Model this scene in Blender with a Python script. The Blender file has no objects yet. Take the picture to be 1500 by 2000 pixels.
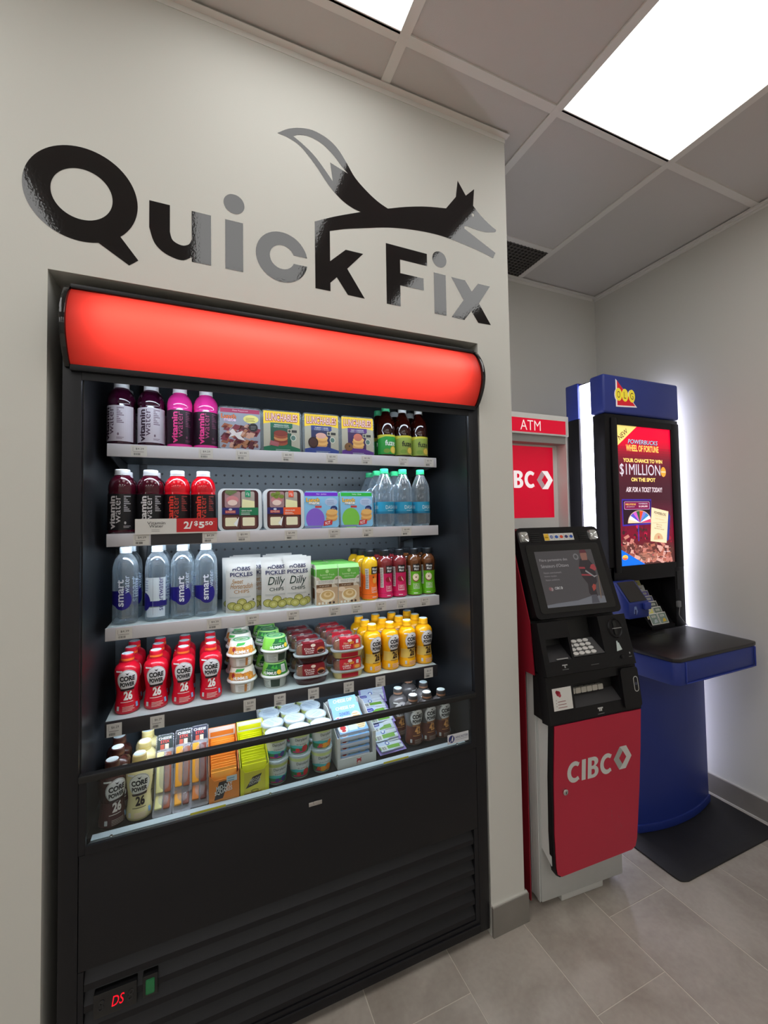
import bpy, bmesh, math, random
from math import sin, cos, pi, radians, sqrt
from mathutils import Vector, Matrix
from mathutils.geometry import tessellate_polygon
random.seed(7)
SC = bpy.context.scene
COL = SC.collection
def lin(v):
    v /= 255.0
    return v/12.92 if v <= .04045 else ((v+.055)/1.055)**2.4
def L3(c): return (lin(c[0]), lin(c[1]), lin(c[2]), 1)

# ------------------------------------------------------------ camera
cam = bpy.data.cameras.new('camera'); camo = bpy.data.objects.new('camera', cam); COL.objects.link(camo); SC.camera = camo
cam.sensor_fit = 'VERTICAL'; cam.sensor_height = 24; cam.sensor_width = 18
cam.lens = 837.50/2000*24; cam.shift_x = -.00383; cam.shift_y = -.00956; cam.clip_start = .02; cam.clip_end = 60
_y, _t, _r = radians(23.4744), radians(1.9551), radians(-.9743)
_F = Vector((sin(_y)*cos(_t), cos(_y)*cos(_t), sin(_t))); _R = Vector((cos(_y), -sin(_y), 0)); _U = _R.cross(_F)
_X = cos(_r)*_R + sin(_r)*_U; _Y = -sin(_r)*_R + cos(_r)*_U
camo.matrix_world = Matrix(((_X.x, _Y.x, -_F.x, .6507), (_X.y, _Y.y, -_F.y, -1.2786), (_X.z, _Y.z, -_F.z, 1.4623), (0, 0, 0, 1)))

# ------------------------------------------------------------ world, exposure, light levels
W = bpy.data.worlds.new('world'); SC.world = W; W.use_nodes = True
W.node_tree.nodes['Background'].inputs[0].default_value = (.9, .95, 1, 1); W.node_tree.nodes['Background'].inputs[1].default_value = .3
SC.view_settings.view_transform = 'Standard'; SC.view_settings.look = 'None'; SC.view_settings.gamma = 1
SC.view_settings.use_curve_mapping = False; SC.view_settings.exposure = 0.0
PANEL = 3.7         # ceiling panels
LED = 34.0          # cooler shelf strips
LED_TOP = 20.0      # cooler canopy strip
SIGN_TUBE = 18.0    # tube inside the red canopy sign
KIOSK_GLOW = 11.5    # lit side panels of the lottery stand
SCREEN = 1.0
ATM_SIGN = .55
cy = SC.cycles; cy.max_bounces = 10; cy.diffuse_bounces = 5; cy.glossy_bounces = 4; cy.transmission_bounces = 8; cy.transparent_max_bounces = 24
cy.caustics_reflective = False; cy.caustics_refractive = False; cy.sample_clamp_indirect = 4

# ------------------------------------------------------------ materials
MATS = {}
def mat(c, rough=.5, metal=0, spec=.5, emit=0, noise=0, nscale=30, bump=0, bscale=200, coat=0, sss=0):
    key = ('p', tuple(c), rough, metal, spec, emit, noise, nscale, bump, bscale, coat, sss)
    if key in MATS: return MATS[key]
    m = bpy.data.materials.new('surface'); m.use_nodes = True; nt = m.node_tree; b = nt.nodes['Principled BSDF']
    b.inputs['Base Color'].default_value = L3(c); b.inputs['Roughness'].default_value = rough
    b.inputs['Metallic'].default_value = metal; b.inputs['Specular IOR Level'].default_value = spec
    b.inputs['Coat Weight'].default_value = coat; b.inputs['Coat Roughness'].default_value = .05
    if sss:
        b.inputs['Subsurface Weight'].default_value = sss; b.inputs['Subsurface Radius'].default_value = (.02, .02, .02)
    if emit:
        b.inputs['Emission Color'].default_value = L3(c); b.inputs['Emission Strength'].default_value = emit
    if noise or bump: tc = nt.nodes.new('ShaderNodeTexCoord')
    if noise:
        n = nt.nodes.new('ShaderNodeTexNoise'); n.inputs['Scale'].default_value = nscale; n.inputs['Detail'].default_value = 5
        nt.links.new(tc.outputs['Object'], n.inputs['Vector'])
        mp = nt.nodes.new('ShaderNodeMapRange'); mp.inputs[1].default_value = .3; mp.inputs[2].default_value = .7
        mp.inputs[3].default_value = 1-noise; mp.inputs[4].default_value = 1+noise
        nt.links.new(n.outputs['Fac'], mp.inputs[0])
        mx = nt.nodes.new('ShaderNodeVectorMath'); mx.operation = 'SCALE'; mx.inputs[0].default_value = L3(c)[:3]
        nt.links.new(mp.outputs[0], mx.inputs['Scale']); nt.links.new(mx.outputs[0], b.inputs['Base Color'])
    if bump:
        n2 = nt.nodes.new('ShaderNodeTexNoise'); n2.inputs['Scale'].default_value = bscale; n2.inputs['Detail'].default_value = 3
        nt.links.new(tc.outputs['Object'], n2.inputs['Vector'])
        bp = nt.nodes.new('ShaderNodeBump'); bp.inputs['Strength'].default_value = bump; bp.inputs['Distance'].default_value = .002
        nt.links.new(n2.outputs['Fac'], bp.inputs['Height']); nt.links.new(bp.outputs[0], b.inputs['Normal'])
    MATS[key] = m; return m
def clear(tint=(245, 250, 252), solid=.12, rough=.06, fr=.5, hi=.8):
    key = ('c', tint, solid, rough, fr, hi)
    if key in MATS: return MATS[key]
    m = bpy.data.materials.new('clear_plastic'); m.use_nodes = True; nt = m.node_tree; b = nt.nodes['Principled BSDF']
    b.inputs['Base Color'].default_value = L3(tint); b.inputs['Roughness'].default_value = rough; b.inputs['Specular IOR Level'].default_value = .7
    tr = nt.nodes.new('ShaderNodeBsdfTransparent'); tr.inputs[0].default_value = L3(tint)
    lw = nt.nodes.new('ShaderNodeLayerWeight'); lw.inputs['Blend'].default_value = fr
    mp = nt.nodes.new('ShaderNodeMapRange'); mp.inputs[3].default_value = solid; mp.inputs[4].default_value = hi
    nt.links.new(lw.outputs['Facing'], mp.inputs[0])
    mx = nt.nodes.new('ShaderNodeMixShader'); nt.links.new(mp.outputs[0], mx.inputs[0]); nt.links.new(tr.outputs[0], mx.inputs[1]); nt.links.new(b.outputs[0], mx.inputs[2])
    nt.links.new(mx.outputs[0], nt.nodes['Material Output'].inputs[0]); MATS[key] = m; return m
def clear_gloss(tint=(240, 246, 250), lo=.03, hi=.7, rough=.04, dif=.22):
    key = ('g', tint, lo, hi, rough, dif)
    if key in MATS: return MATS[key]
    m = bpy.data.materials.new('clear_bottle'); m.use_nodes = True; nt = m.node_tree; nt.nodes.remove(nt.nodes['Principled BSDF'])
    tr = nt.nodes.new('ShaderNodeBsdfTransparent'); tr.inputs[0].default_value = L3(tint)
    g = nt.nodes.new('ShaderNodeBsdfGlossy'); g.inputs[0].default_value = (1, 1, 1, 1); g.inputs['Roughness'].default_value = rough
    df = nt.nodes.new('ShaderNodeBsdfDiffuse'); df.inputs[0].default_value = L3(tint)
    m1 = nt.nodes.new('ShaderNodeMixShader'); m1.inputs[0].default_value = dif
    lw = nt.nodes.new('ShaderNodeLayerWeight'); lw.inputs['Blend'].default_value = .35
    mp = nt.nodes.new('ShaderNodeMapRange'); mp.inputs[3].default_value = lo; mp.inputs[4].default_value = hi
    nt.links.new(g.outputs[0], m1.inputs[1]); nt.links.new(df.outputs[0], m1.inputs[2])
    nt.links.new(lw.outputs['Facing'], mp.inputs[0]); mx = nt.nodes.new('ShaderNodeMixShader')
    nt.links.new(mp.outputs[0], mx.inputs[0]); nt.links.new(tr.outputs[0], mx.inputs[1]); nt.links.new(m1.outputs[0], mx.inputs[2])
    nt.links.new(mx.outputs[0], nt.nodes['Material Output'].inputs[0]); MATS[key] = m; return m
def emitm(c, s):
    key = ('e', tuple(c), s)
    if key in MATS: return MATS[key]
    m = bpy.data.materials.new('lit'); m.use_nodes = True; nt = m.node_tree; nt.nodes.remove(nt.nodes['Principled BSDF'])
    e = nt.nodes.new('ShaderNodeEmission'); e.inputs[0].default_value = L3(c); e.inputs[1].default_value = s
    nt.links.new(e.outputs[0], nt.nodes['Material Output'].inputs[0]); MATS[key] = m; return m
def ink(c): return mat(c, rough=.42, spec=.4)
def screenink(c): return mat(c, rough=.25, spec=.3, emit=SCREEN)

# ------------------------------------------------------------ mesh builder
class MB:
    def __init__(s): s.bm = bmesh.new(); s.mats = []
    def mi(s, m):
        if m not in s.mats: s.mats.append(m)
        return s.mats.index(m)
    def faces(s, vs, fs, m):
        i = s.mi(m); V = [s.bm.verts.new(v) for v in vs]; out = []
        for f in fs:
            try: F = s.bm.faces.new([V[k] for k in f]); F.material_index = i; out.append(F)
            except ValueError: pass
        return V, out
    def box(s, x0, x1, y0, y1, z0, z1, m, r=0, seg=2, xf=None):
        vs = [(x, y, z) for x in (x0, x1) for y in (y0, y1) for z in (z0, z1)]
        if xf: vs = [xf @ Vector(v) for v in vs]
        V, F = s.faces(vs, [(0, 1, 3, 2), (4, 6, 7, 5), (0, 4, 5, 1), (2, 3, 7, 6), (0, 2, 6, 4), (1, 5, 7, 3)], m)
        if r:
            es = list({e for f in F for e in f.edges})
            bmesh.ops.bevel(s.bm, geom=es, offset=r, segments=seg, affect='EDGES', profile=.5)
        return s
    def prism(s, pts, ax, a, b, m, r=0, seg=2, caponly=False):
        # pts: 2-D outline; extruded along axis ax from a to b
        def P(p, t): return {'x': (t, p[0], p[1]), 'y': (p[0], t, p[1]), 'z': (p[0], p[1], t)}[ax]
        n = len(pts); vs = [P(p, a) for p in pts]+[P(p, b) for p in pts]
        V, F = s.faces(vs, [tuple(range(n)), tuple(range(2*n-1, n-1, -1))]+[(i, i+n, (i+1) % n+n, (i+1) % n) for i in range(n)], m)
        bmesh.ops.recalc_face_normals(s.bm, faces=F)
        if r:
            es = list({e for f in F[:2] for e in f.edges}) if caponly else list({e for f in F for e in f.edges})
            bmesh.ops.bevel(s.bm, geom=es, offset=r, segments=seg, affect='EDGES', profile=.5)
        return s
    def lathe(s, prof, m, n=28, cx=0, cy=0, sx=1, sy=1, pw=2, capb=True, capt=True):
        def ring(r, z):
            out = []
            for k in range(n):
                a = 2*pi*k/n; c, q = cos(a), sin(a)
                if pw != 2: c = math.copysign(abs(c)**(2/pw), c); q = math.copysign(abs(q)**(2/pw), q)
                out.append((cx+r*sx*c, cy+r*sy*q, z))
            return out
        vs = []; fs = []
        for (r, z) in prof: vs += ring(r, z)
        for j in range(len(prof)-1):
            for k in range(n):
                fs.append((j*n+k, j*n+(k+1) % n, (j+1)*n+(k+1) % n, (j+1)*n+k))
        if capb: fs.append(tuple(range(n-1, -1, -1)))
        if capt: o = (len(prof)-1)*n; fs.append(tuple(range(o, o+n)))
        s.faces(vs, fs, m); return s
    def tube(s, pts, r, m, n=8, closed=False):
        pts = [Vector(p) for p in pts]; vs = []; fs = []; N = len(pts)
        for i, p in enumerate(pts):
            d = (pts[min(i+1, N-1)]-pts[max(i-1, 0)]).normalized()
            a = d.orthogonal().normalized(); b = d.cross(a)
            vs += [p+r*(cos(2*pi*k/n)*a+sin(2*pi*k/n)*b) for k in range(n)]
        for j in range(N-1):
            for k in range(n): fs.append((j*n+k, j*n+(k+1) % n, (j+1)*n+(k+1) % n, (j+1)*n+k))
        fs += [tuple(range(n-1, -1, -1)), tuple(range((N-1)*n, N*n))]
        s.faces(vs, fs, m); return s
    def grid(s, fn, nu, nv, m):
        vs = [fn(i/nu, j/nv) for j in range(nv+1) for i in range(nu+1)]
        s.faces(vs, [(j*(nu+1)+i, j*(nu+1)+i+1, (j+1)*(nu+1)+i+1, (j+1)*(nu+1)+i) for j in range(nv) for i in range(nu)], m); return s
    def build(s, name, parent=None, loc=(0, 0, 0), smooth=True, rot=(0, 0, 0), ang=40, recalc=True):
        if recalc: bmesh.ops.recalc_face_normals(s.bm, faces=s.bm.faces)
        me = bpy.data.meshes.new(name); s.bm.to_mesh(me); s.bm.free()
        for m in s.mats: me.materials.append(m)
        if smooth:
            me.polygons.foreach_set('use_smooth', [True]*len(me.polygons)); me.set_sharp_from_angle(angle=radians(ang))
        return link(name, me, parent, loc, rot)
def link(name, me, parent=None, loc=(0, 0, 0), rot=(0, 0, 0)):
    o = bpy.data.objects.new(name, me); COL.objects.link(o); o.location = loc; o.rotation_euler = rot
    if parent: o.parent = parent
    return o
SEEN = set()
def tag(o, label, cat, group=None):
    o['label'] = label; o['category'] = cat
    if group: o['group'] = group
    n = len(label.split())
    if n < 4 or n > 16: print('LABELLEN', n, label)
    if label in SEEN and not group: print('DUPLABEL', label)
    SEEN.add(label); return o
def thing(name, label, cat, loc=(0, 0, 0), rotz=0, group=None, rotx=0):
    o = bpy.data.objects.new(name, None); COL.objects.link(o); o.location = loc; o.rotation_euler = (rotx, 0, rotz); o.empty_display_size = .05
    return tag(o, label, cat, group)
def dup(root, loc, rotz=None, label=None, rotx=None):
    r = root.copy(); COL.objects.link(r); r.location = loc
    e = list(root.rotation_euler)
    if rotz is not None: e[2] = rotz
    if rotx is not None: e[0] = rotx
    r.rotation_euler = e
    if label:
        r['label'] = label
        n = len(label.split())
        if n < 4 or n > 16: print('LABELLEN', n, label)
        if label in SEEN: print('DUPLABEL', label)
        SEEN.add(label)
    for ch in list(root.children):
        c = ch.copy(); COL.objects.link(c); c.parent = r
        for g in ch.children:
            d = g.copy(); COL.objects.link(d); d.parent = c
    return r
def struct(o): o['kind'] = 'structure'; return o

# ------------------------------------------------------------ flat print: shapes laid on a surface in thin layers
GL = {}
def glyphs(t, bold=0, shear=0):
    k = (t, bold, shear)
    if k not in GL:
        cu = bpy.data.curves.new('t', 'FONT'); cu.body = t; cu.offset = bold; cu.shear = shear; cu.resolution_u = 3; cu.fill_mode = 'FRONT'
        o = bpy.data.objects.new('t', cu); me = bpy.data.meshes.new_from_object(o)
        vs = [(v.co.x, v.co.y) for v in me.vertices]; fs = [tuple(p.vertices) for p in me.polygons]
        if not vs: GL[k] = ([], []); return GL[k]
        x0 = min(v[0] for v in vs); x1 = max(v[0] for v in vs); y0 = min(v[1] for v in vs); y1 = max(v[1] for v in vs)
        vs = [((x-x0)/(x1-x0)-.5, (y-y0)/(y1-y0)-.5) for x, y in vs]; GL[k] = (vs, fs)
        bpy.data.objects.remove(o); bpy.data.meshes.remove(me); bpy.data.curves.remove(cu)
    return GL[k]
def ellp(cx, cz, rx, rz, n=20, a0=0, a1=2*pi):
    return [(cx+rx*cos(a0+(a1-a0)*k/n), cz+rz*sin(a0+(a1-a0)*k/n)) for k in range(n if a1-a0 > 6.28 else n+1)]
def rrect(x0, x1, z0, z1, r, n=4):
    out = []
    for cx, cz, a in ((x1-r, z0+r, -pi/2), (x1-r, z1-r, 0), (x0+r, z1-r, pi/2), (x0+r, z0+r, pi)):
        out += [(cx+r*cos(a+pi/2*k/n), cz+r*sin(a+pi/2*k/n)) for k in range(n+1)]
    return out
class Art:
    def __init__(s, inkf=ink): s.sh = []; s.ink = inkf
    def poly(s, pts, c, l=1, holes=None): s.sh.append((pts, c, l, holes)); return s
    def rect(s, x0, x1, z0, z1, c, l=1): return s.poly([(x0, z0), (x1, z0), (x1, z1), (x0, z1)], c, l)
    def rr(s, x0, x1, z0, z1, r, c, l=1): return s.poly(rrect(x0, x1, z0, z1, r), c, l)
    def ell(s, cx, cz, rx, rz, c, l=2, n=20): return s.poly(ellp(cx, cz, rx, rz, n), c, l)
    def text(s, t, x, z, w, h, c, l=4, bold=.012, rot=0, shear=0):
        s.sh.append(('T', (t, x, z, w, h, rot, bold, shear), c, l)); return s
    def lines(s, x0, x1, z0, z1, n, c, l=3, fill=.45, jag=.25):
        p = (z1-z0)/n
        for i in range(n):
            z = z0+p*i; s.rect(x0, x1-(x1-x0)*jag*random.random(), z, z+p*fill, c, l)
        return s
    def bars(s, x0, x1, z0, z1, n, c, l=3):
        p = (x1-x0)/n
        for i in range(n): x = x0+p*i; s.rect(x, x+p*random.choice((.3, .5, .7)), z0, z1, c, l)
        return s
    def build(s, name, parent, fn, du=0, dv=0, eps=.00022, mats=None, loc=(0, 0, 0), rot=(0, 0, 0)):
        bm = bmesh.new(); ms = []
        for sh in s.sh:
            if sh[0] == 'T':
                t, x, z, w, h, rt, bold, shear = sh[1]; gv, gf = glyphs(t, bold, shear); c, l = sh[2], sh[3]
                cr, sr = cos(rt), sin(rt)
                pv = [(x+cr*a*w-sr*b*h, z+sr*a*w+cr*b*h) for a, b in gv]; pf = gf
            else:
                pts, c, l, holes = sh
                if holes is None and len(pts) == 4: pv = list(pts); pf = [(0, 1, 2, 3)]
                else:
                    loops = [[Vector((p[0], p[1], 0)) for p in pts]]+[[Vector((p[0], p[1], 0)) for p in hh] for hh in (holes or [])]
                    pv = [(v.x, v.y) for lp in loops for v in lp]; pf = tessellate_polygon(loops)
            m = s.ink(c) if isinstance(c, tuple) else c
            if m not in ms: ms.append(m)
            mi = ms.index(m); V = [bm.verts.new((p[0], p[1], l*eps)) for p in pv]
            for f in pf:
                try:
                    F = bm.faces.new([V[k] for k in f]); F.material_index = mi
                    F.normal_update()
                    if F.normal.z < 0: F.normal_flip()
                except ValueError: pass
        for (st, ax) in ((du, 0), (dv, 1)):
            if not st: continue
            lo = min(v.co[ax] for v in bm.verts); hi = max(v.co[ax] for v in bm.verts); k = math.floor(lo/st)+1
            while k*st < hi-1e-5:
                co = Vector((0, 0, 0)); co[ax] = k*st; no = Vector((0, 0, 0)); no[ax] = 1
                bmesh.ops.bisect_plane(bm, geom=bm.verts[:]+bm.edges[:]+bm.faces[:], dist=1e-6, plane_co=co, plane_no=no); k += 1
        for v in bm.verts: v.co = Vector(fn(v.co.x, v.co.y, v.co.z))
        me = bpy.data.meshes.new(name); bm.to_mesh(me); bm.free()
        for m in ms: me.materials.append(m)
        return link(name, me, parent, loc, rot)
def flat(y0, x0=0, z0=0, off=.0003): return lambda u, v, z: (x0+u, y0-off-z, z0+v)
def rfun(prof):
    def f(z):
        for (r0, z0), (r1, z1) in zip(prof, prof[1:]):
            if z0 <= z <= z1 and z1 > z0: return r0+(r1-r0)*(z-z0)/(z1-z0)
        return prof[0][0] if z < prof[0][1] else prof[-1][0]
    return f
def wrap(prof, R, off=.0006):
    rf = rfun(prof)
    def fn(u, v, z):
        a = u/R; r = rf(v)+off+z; return (r*sin(a), -r*cos(a), v)
    return fn
def catmull(pts, n=5):
    out = []
    for i in range(len(pts)-1):
        p0 = pts[max(i-1, 0)]; p1 = pts[i]; p2 = pts[i+1]; p3 = pts[min(i+2, len(pts)-1)]
        for k in range(n):
            t = k/n
            out.append(tuple(.5*((2*b)+(c-a)*t+(2*a-5*b+4*c-d)*t*t+(-a+3*b-3*c+d)*t**3) for a, b, c, d in zip(p0, p1, p2, p3)))
    out.append(tuple(pts[-1])); return out
ORD = ['first', 'second', 'third', 'fourth', 'fifth', 'sixth', 'seventh', 'eighth', 'ninth']

# ------------------------------------------------------------ colours
WHITE = (236, 236, 234); BLK = (22, 21, 23); PAPER = (214, 212, 208)
mWALL = mat((209, 208, 202), rough=.62, spec=.25, bump=.05, bscale=260)
mTILE = mat((204, 201, 198), rough=.95, spec=.1, bump=.25, bscale=420)
mBAR = mat((226, 224, 220), rough=.6, spec=.3)
mCOOL = mat((24, 24, 28), rough=.42, spec=.3, bump=.12, bscale=900)
mCOOLIN = mat((40, 41, 44), rough=.3, spec=.5)
mCOOLDK = mat((16, 16, 17), rough=.5)
mBACK = mat((84, 92, 98), rough=.4, spec=.5)
mCHROME = mat((205, 205, 205), rough=.15, metal=1)
mGROUT = mat((206, 198, 186), rough=.9)
mBASE = mat((128, 123, 117), rough=.55, noise=.08, nscale=9)
def floor_mat():
    m = bpy.data.materials.new('stone_tile'); m.use_nodes = True; nt = m.node_tree; b = nt.nodes['Principled BSDF']
    tc = nt.nodes.new('ShaderNodeTexCoord'); oi = nt.nodes.new('ShaderNodeObjectInfo')
    ad = nt.nodes.new('ShaderNodeVectorMath'); ad.operation = 'ADD'
    sc = nt.nodes.new('ShaderNodeVectorMath'); sc.operation = 'SCALE'; sc.inputs['Scale'].default_value = 3
    nt.links.new(oi.outputs['Location'], sc.inputs[0]); nt.links.new(tc.outputs['Object'], ad.inputs[0]); nt.links.new(sc.outputs[0], ad.inputs[1])
    n1 = nt.nodes.new('ShaderNodeTexNoise'); n1.inputs['Scale'].default_value = 5; n1.inputs['Detail'].default_value = 8; n1.inputs['Distortion'].default_value = .6
    n2 = nt.nodes.new('ShaderNodeTexNoise'); n2.inputs['Scale'].default_value = 60; n2.inputs['Detail'].default_value = 4
    for n in (n1, n2): nt.links.new(ad.outputs[0], n.inputs['Vector'])
    cr = nt.nodes.new('ShaderNodeValToRGB'); e = cr.color_ramp.elements
    e[0].position = .3; e[0].color = L3((146, 136, 127)); e[1].position = .72; e[1].color = L3((180, 172, 162))
    mx = nt.nodes.new('ShaderNodeMath'); mx.operation = 'MULTIPLY_ADD'; mx.inputs[1].default_value = .22
    nt.links.new(n2.outputs['Fac'], mx.inputs[0])
    m2 = nt.nodes.new('ShaderNodeMath'); m2.operation = 'MULTIPLY'; m2.inputs[1].default_value = .85
    nt.links.new(n1.outputs['Fac'], m2.inputs[0]); nt.links.new(m2.outputs[0], mx.inputs[2])
    nt.links.new(mx.outputs[0], cr.inputs[0]); nt.links.new(cr.outputs[0], b.inputs['Base Color'])
    b.inputs['Roughness'].default_value = .5; b.inputs['Specular IOR Level'].default_value = .35
    return m
mFLOOR = floor_mat()

# ------------------------------------------------------------ room
XR, YB, ZC = 3.081, .767, 2.908
XL, YF = -4.5, -7.0
w = MB(); T = .12                                     # cooler wall with its recess (the recess runs back to the rear wall)
w.box(XL, .304, 0, YB, 0, ZC+.1, mWALL); w.box(.304, 1.572, 0, YB, 2.087, ZC+.1, mWALL); w.box(1.572, 1.718, 0, YB, 0, ZC+.1, mWALL)
struct(w.build('wall_left', smooth=False))
struct(MB().box(XL-.1, XR+.1, YB, YB+.1, 0, ZC+.1, mWALL).build('wall_back', smooth=False))
struct(MB().box(XR, XR+.1, YF-.1, YB, 0, ZC+.1, mWALL).build('wall_right', smooth=False))
struct(MB().box(XL-.1, XL, YF-.1, YB, 0, ZC+.1, mWALL).build('wall_far', smooth=False))
struct(MB().box(XL, XR, YF-.1, YF, 0, ZC+.1, mWALL).build('wall_front', smooth=False))
fl = struct(MB().box(XL-.1, XR+.1, YF-.1, YB+.1, -.1, -.0011, mGROUT).build('floor', smooth=False))
tw, tl, g = .2985, .6085, .003
tme = {}
def floor_tile(x0, x1, y0, y1):
    k = (round(x1-x0, 3), round(y1-y0, 3))
    if k not in tme:
        o = MB().box(-(k[0])/2, k[0]/2, -k[1]/2, k[1]/2, -.001, 0, mFLOOR, r=.0006, seg=1).build('tile', fl, smooth=False); tme[k] = o.data
    else: o = link('tile', tme[k], fl)
    o.location = ((x0+x1)/2, (y0+y1)/2, 0)

for k in range(-8, 6):
    x0 = 1.4045+tw*k+g/2; x1 = x0+tw-g
    if x0 > XR: continue
    x1 = min(x1, XR); y = -.117-.203*((2-k) % 3)-tl*4
    while y < YB:
        a, b = max(y+g/2, -2.2), min(y+tl-g/2, YB); y += tl
        if b-a > .01: floor_tile(x0, x1, a, b)
struct(fl)
cl = struct(MB().box(XL-.1, XR+.1, YF-.1, YB+.1, ZC+.012, ZC+.1, mTILE).build('ceiling', smooth=False))
xs = [2.434-.61*k for k in range(12)][::-1]; ys = [-6.26, -5.04, -3.82, -2.6, -1.38, -.16]
PANELS = [(x, y) for x in (-3.056, -1.836, -.616, .604, 1.824) for y in (-1.38, -3.82, -6.26)]
def ctile(x0, x1, y0, y1):
    MB().box(x0+.004, x1-.004, y0+.004, y1-.004, ZC+.006, ZC+.012, mTILE).build('ceiling_tile', cl, smooth=False)
cols = list(zip(xs, xs[1:]))+[(xs[-1], XR)]
for (x0, x1) in [(XL, xs[0])]+cols:
    for (y0, y1) in [(YF, ys[0])]+list(zip(ys, ys[1:])):
        if any(abs(x0-px) < .01 and abs(y0-py) < .01 for px, py in PANELS): continue
        ctile(x0, x1, y0, y1)
    if x1 < 1.8: ctile(x0, x1, -.16, 0)
    elif x0 > 2.4: ctile(x0, x1, -.16, YB)
    else:
        ctile(x0, x1, -.16, .48)
hb = .016
for x in xs: MB().box(x-hb, x+hb, YF, 0 if x < 1.7 else YB, ZC, ZC+.012, mBAR).build('ceiling_bar', cl, smooth=False)
for y in ys: MB().box(XL, XR, y-hb, y+hb, ZC+.0005, ZC+.0119, mBAR).build('ceiling_bar', cl, smooth=False)
MB().box(1.718, 2.434, .48-hb, .48+hb, ZC+.0006, ZC+.0118, mBAR).build('ceiling_bar', cl, smooth=False)
# wall angles at the ceiling edge
struct(MB().box(XL, 1.728, -.022, 0, ZC-.004, ZC-.002, mBAR).box(XL, 1.72, -.0015, 0, ZC-.022, ZC-.003, mBAR).build('trim_1', smooth=False))
struct(MB().box(XR-.022, XR, YF, YB, ZC-.003, ZC, mBAR).box(XR-.0015, XR, YF, YB, ZC-.024, ZC-.004, mBAR).box(XR-.012, XR-.0016, YF, YB, ZC-.014, ZC-.0035, mBAR).build('trim_2', smooth=False))
struct(MB().box(1.719, XR-.023, YB-.022, YB, ZC-.003, ZC, mBAR).box(1.719, XR-.023, YB-.0015, YB, ZC-.024, ZC-.004, mBAR).build('trim_3', smooth=False))
# return air grille in the ceiling
v = thing('ceiling_vent', 'dark perforated square air grille in the ceiling over the bank machine', 'vent', (2.13, .625, ZC))
mV = mat((74, 70, 68), rough=.6); f = MB()
f.box(-.3, .292, -.133, .13, .004, .008, mat((30, 28, 28), rough=.8)); f.build('backing', v, smooth=False)
f = MB()
for k in range(24): x = -.298+k*.0245; f.box(x, x+.009, -.133, .13, .0005, .0035, mV)
for k in range(12): y = -.131+k*.0225; f.box(-.3, .292, y, y+.008, .0006, .0036, mV)
f.build('mesh_grid', v, smooth=False)
# ceiling lights
for i, (px, py) in enumerate(PANELS):
    lb = {(.604, -1.38): 'lit square ceiling panel cut off by the top edge, left of the two', (1.824, -1.38): 'lit rectangular ceiling panel at the upper right corner above the machines'}.get((px, py), 'lit ceiling panel out of view behind the camera')
    t = thing('ceiling_light', lb, 'light', (px+.305, py+.61, ZC), group='flat ceiling light panels')
    MB().box(-.292, .292, -.597, .597, .003, .011, emitm((255, 254, 251), PANEL)).build('diffuser', t, smooth=False)
    MB().box(-.298, -.292, -.603, .603, .0005, .0118, mBAR).box(.292, .298, -.603, .603, .0005, .0118, mBAR).box(-.292, .292, -.603, -.597, .0005, .0118, mBAR).box(-.292, .292, .597, .603, .0005, .0118, mBAR).build('frame', t, smooth=False)
# tile skirting
mCAULK = mat((196, 194, 188), rough=.7)
struct(MB().box(XL, .304, -.011, 0, 0, .1, mBASE).box(XL, .304, -.009, 0, .1, .104, mCAULK).build('baseboard_left', smooth=False))
struct(MB().box(1.572, 1.729, -.011, 0, 0, .1, mBASE, r=.001).box(1.718, 1.729, 0, YB, 0, .1, mBASE).box(1.574, 1.726, -.008, 0, .1, .1045, mCAULK).build('baseboard_pier', smooth=False))
struct(MB().box(XR-.011, XR, YF, YB, 0, .1, mBASE).box(XR-.009, XR, YF, YB, .1, .105, mCAULK).box(XR-.017, XR-.011, YF, YB, 0, .007, mCAULK).build('baseboard_right', smooth=False))
struct(MB().box(1.729, XR-.011, YB-.011, YB, 0, .1, mBASE).build('baseboard_back', smooth=False))

# ------------------------------------------------------------ vinyl lettering with the leaping fox
sg = thing('wall_lettering', 'glossy black vinyl shop lettering with leaping fox on the white wall', 'sign', (0, 0, 0))
def vinyl():
    m = bpy.data.materials.new('vinyl'); m.use_nodes = True; nt = m.node_tree; b = nt.nodes['Principled BSDF']
    b.inputs['Base Color'].default_value = L3((20, 18, 20)); b.inputs['Roughness'].default_value = .06; b.inputs['Specular IOR Level'].default_value = .62
    tc = nt.nodes.new('ShaderNodeTexCoord'); n = nt.nodes.new('ShaderNodeTexNoise'); n.inputs['Scale'].default_value = 150; n.inputs['Detail'].default_value = 2
    bp = nt.nodes.new('ShaderNodeBump'); bp.inputs['Strength'].default_value = .1; bp.inputs['Distance'].default_value = .001
    nt.links.new(tc.outputs['Object'], n.inputs['Vector']); nt.links.new(n.outputs['Fac'], bp.inputs['Height']); nt.links.new(bp.outputs[0], b.inputs['Normal']); return m
mVIN = vinyl()
def circ(cx, cz, r, n=56, a0=0, a1=2*pi): return ellp(cx, cz, r, r, n, a0, a1)
def decal(name, outer, holes=None): return Art().poly(outer, mVIN, 2, holes or []).build(name, sg, flat(0, off=.0002))
aq = [(.4585, 2.2035), (.498, 2.151), (.477, 2.133), (.409, 2.1763)]
import math as _m
a_in = _m.atan2(2.2035-2.2945, .4585-.3738); a_out = _m.atan2(2.1763-2.2945, .409-.3738)
q = [(.3738+.1223*cos(t), 2.2945+.1223*sin(t)) for t in [a_in+(a_out+2*pi-a_in)*k/70 for k in range(71)]]
decal('letter', q+[aq[2], aq[1]], [circ(.3735, 2.2944, .0658)])
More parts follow.
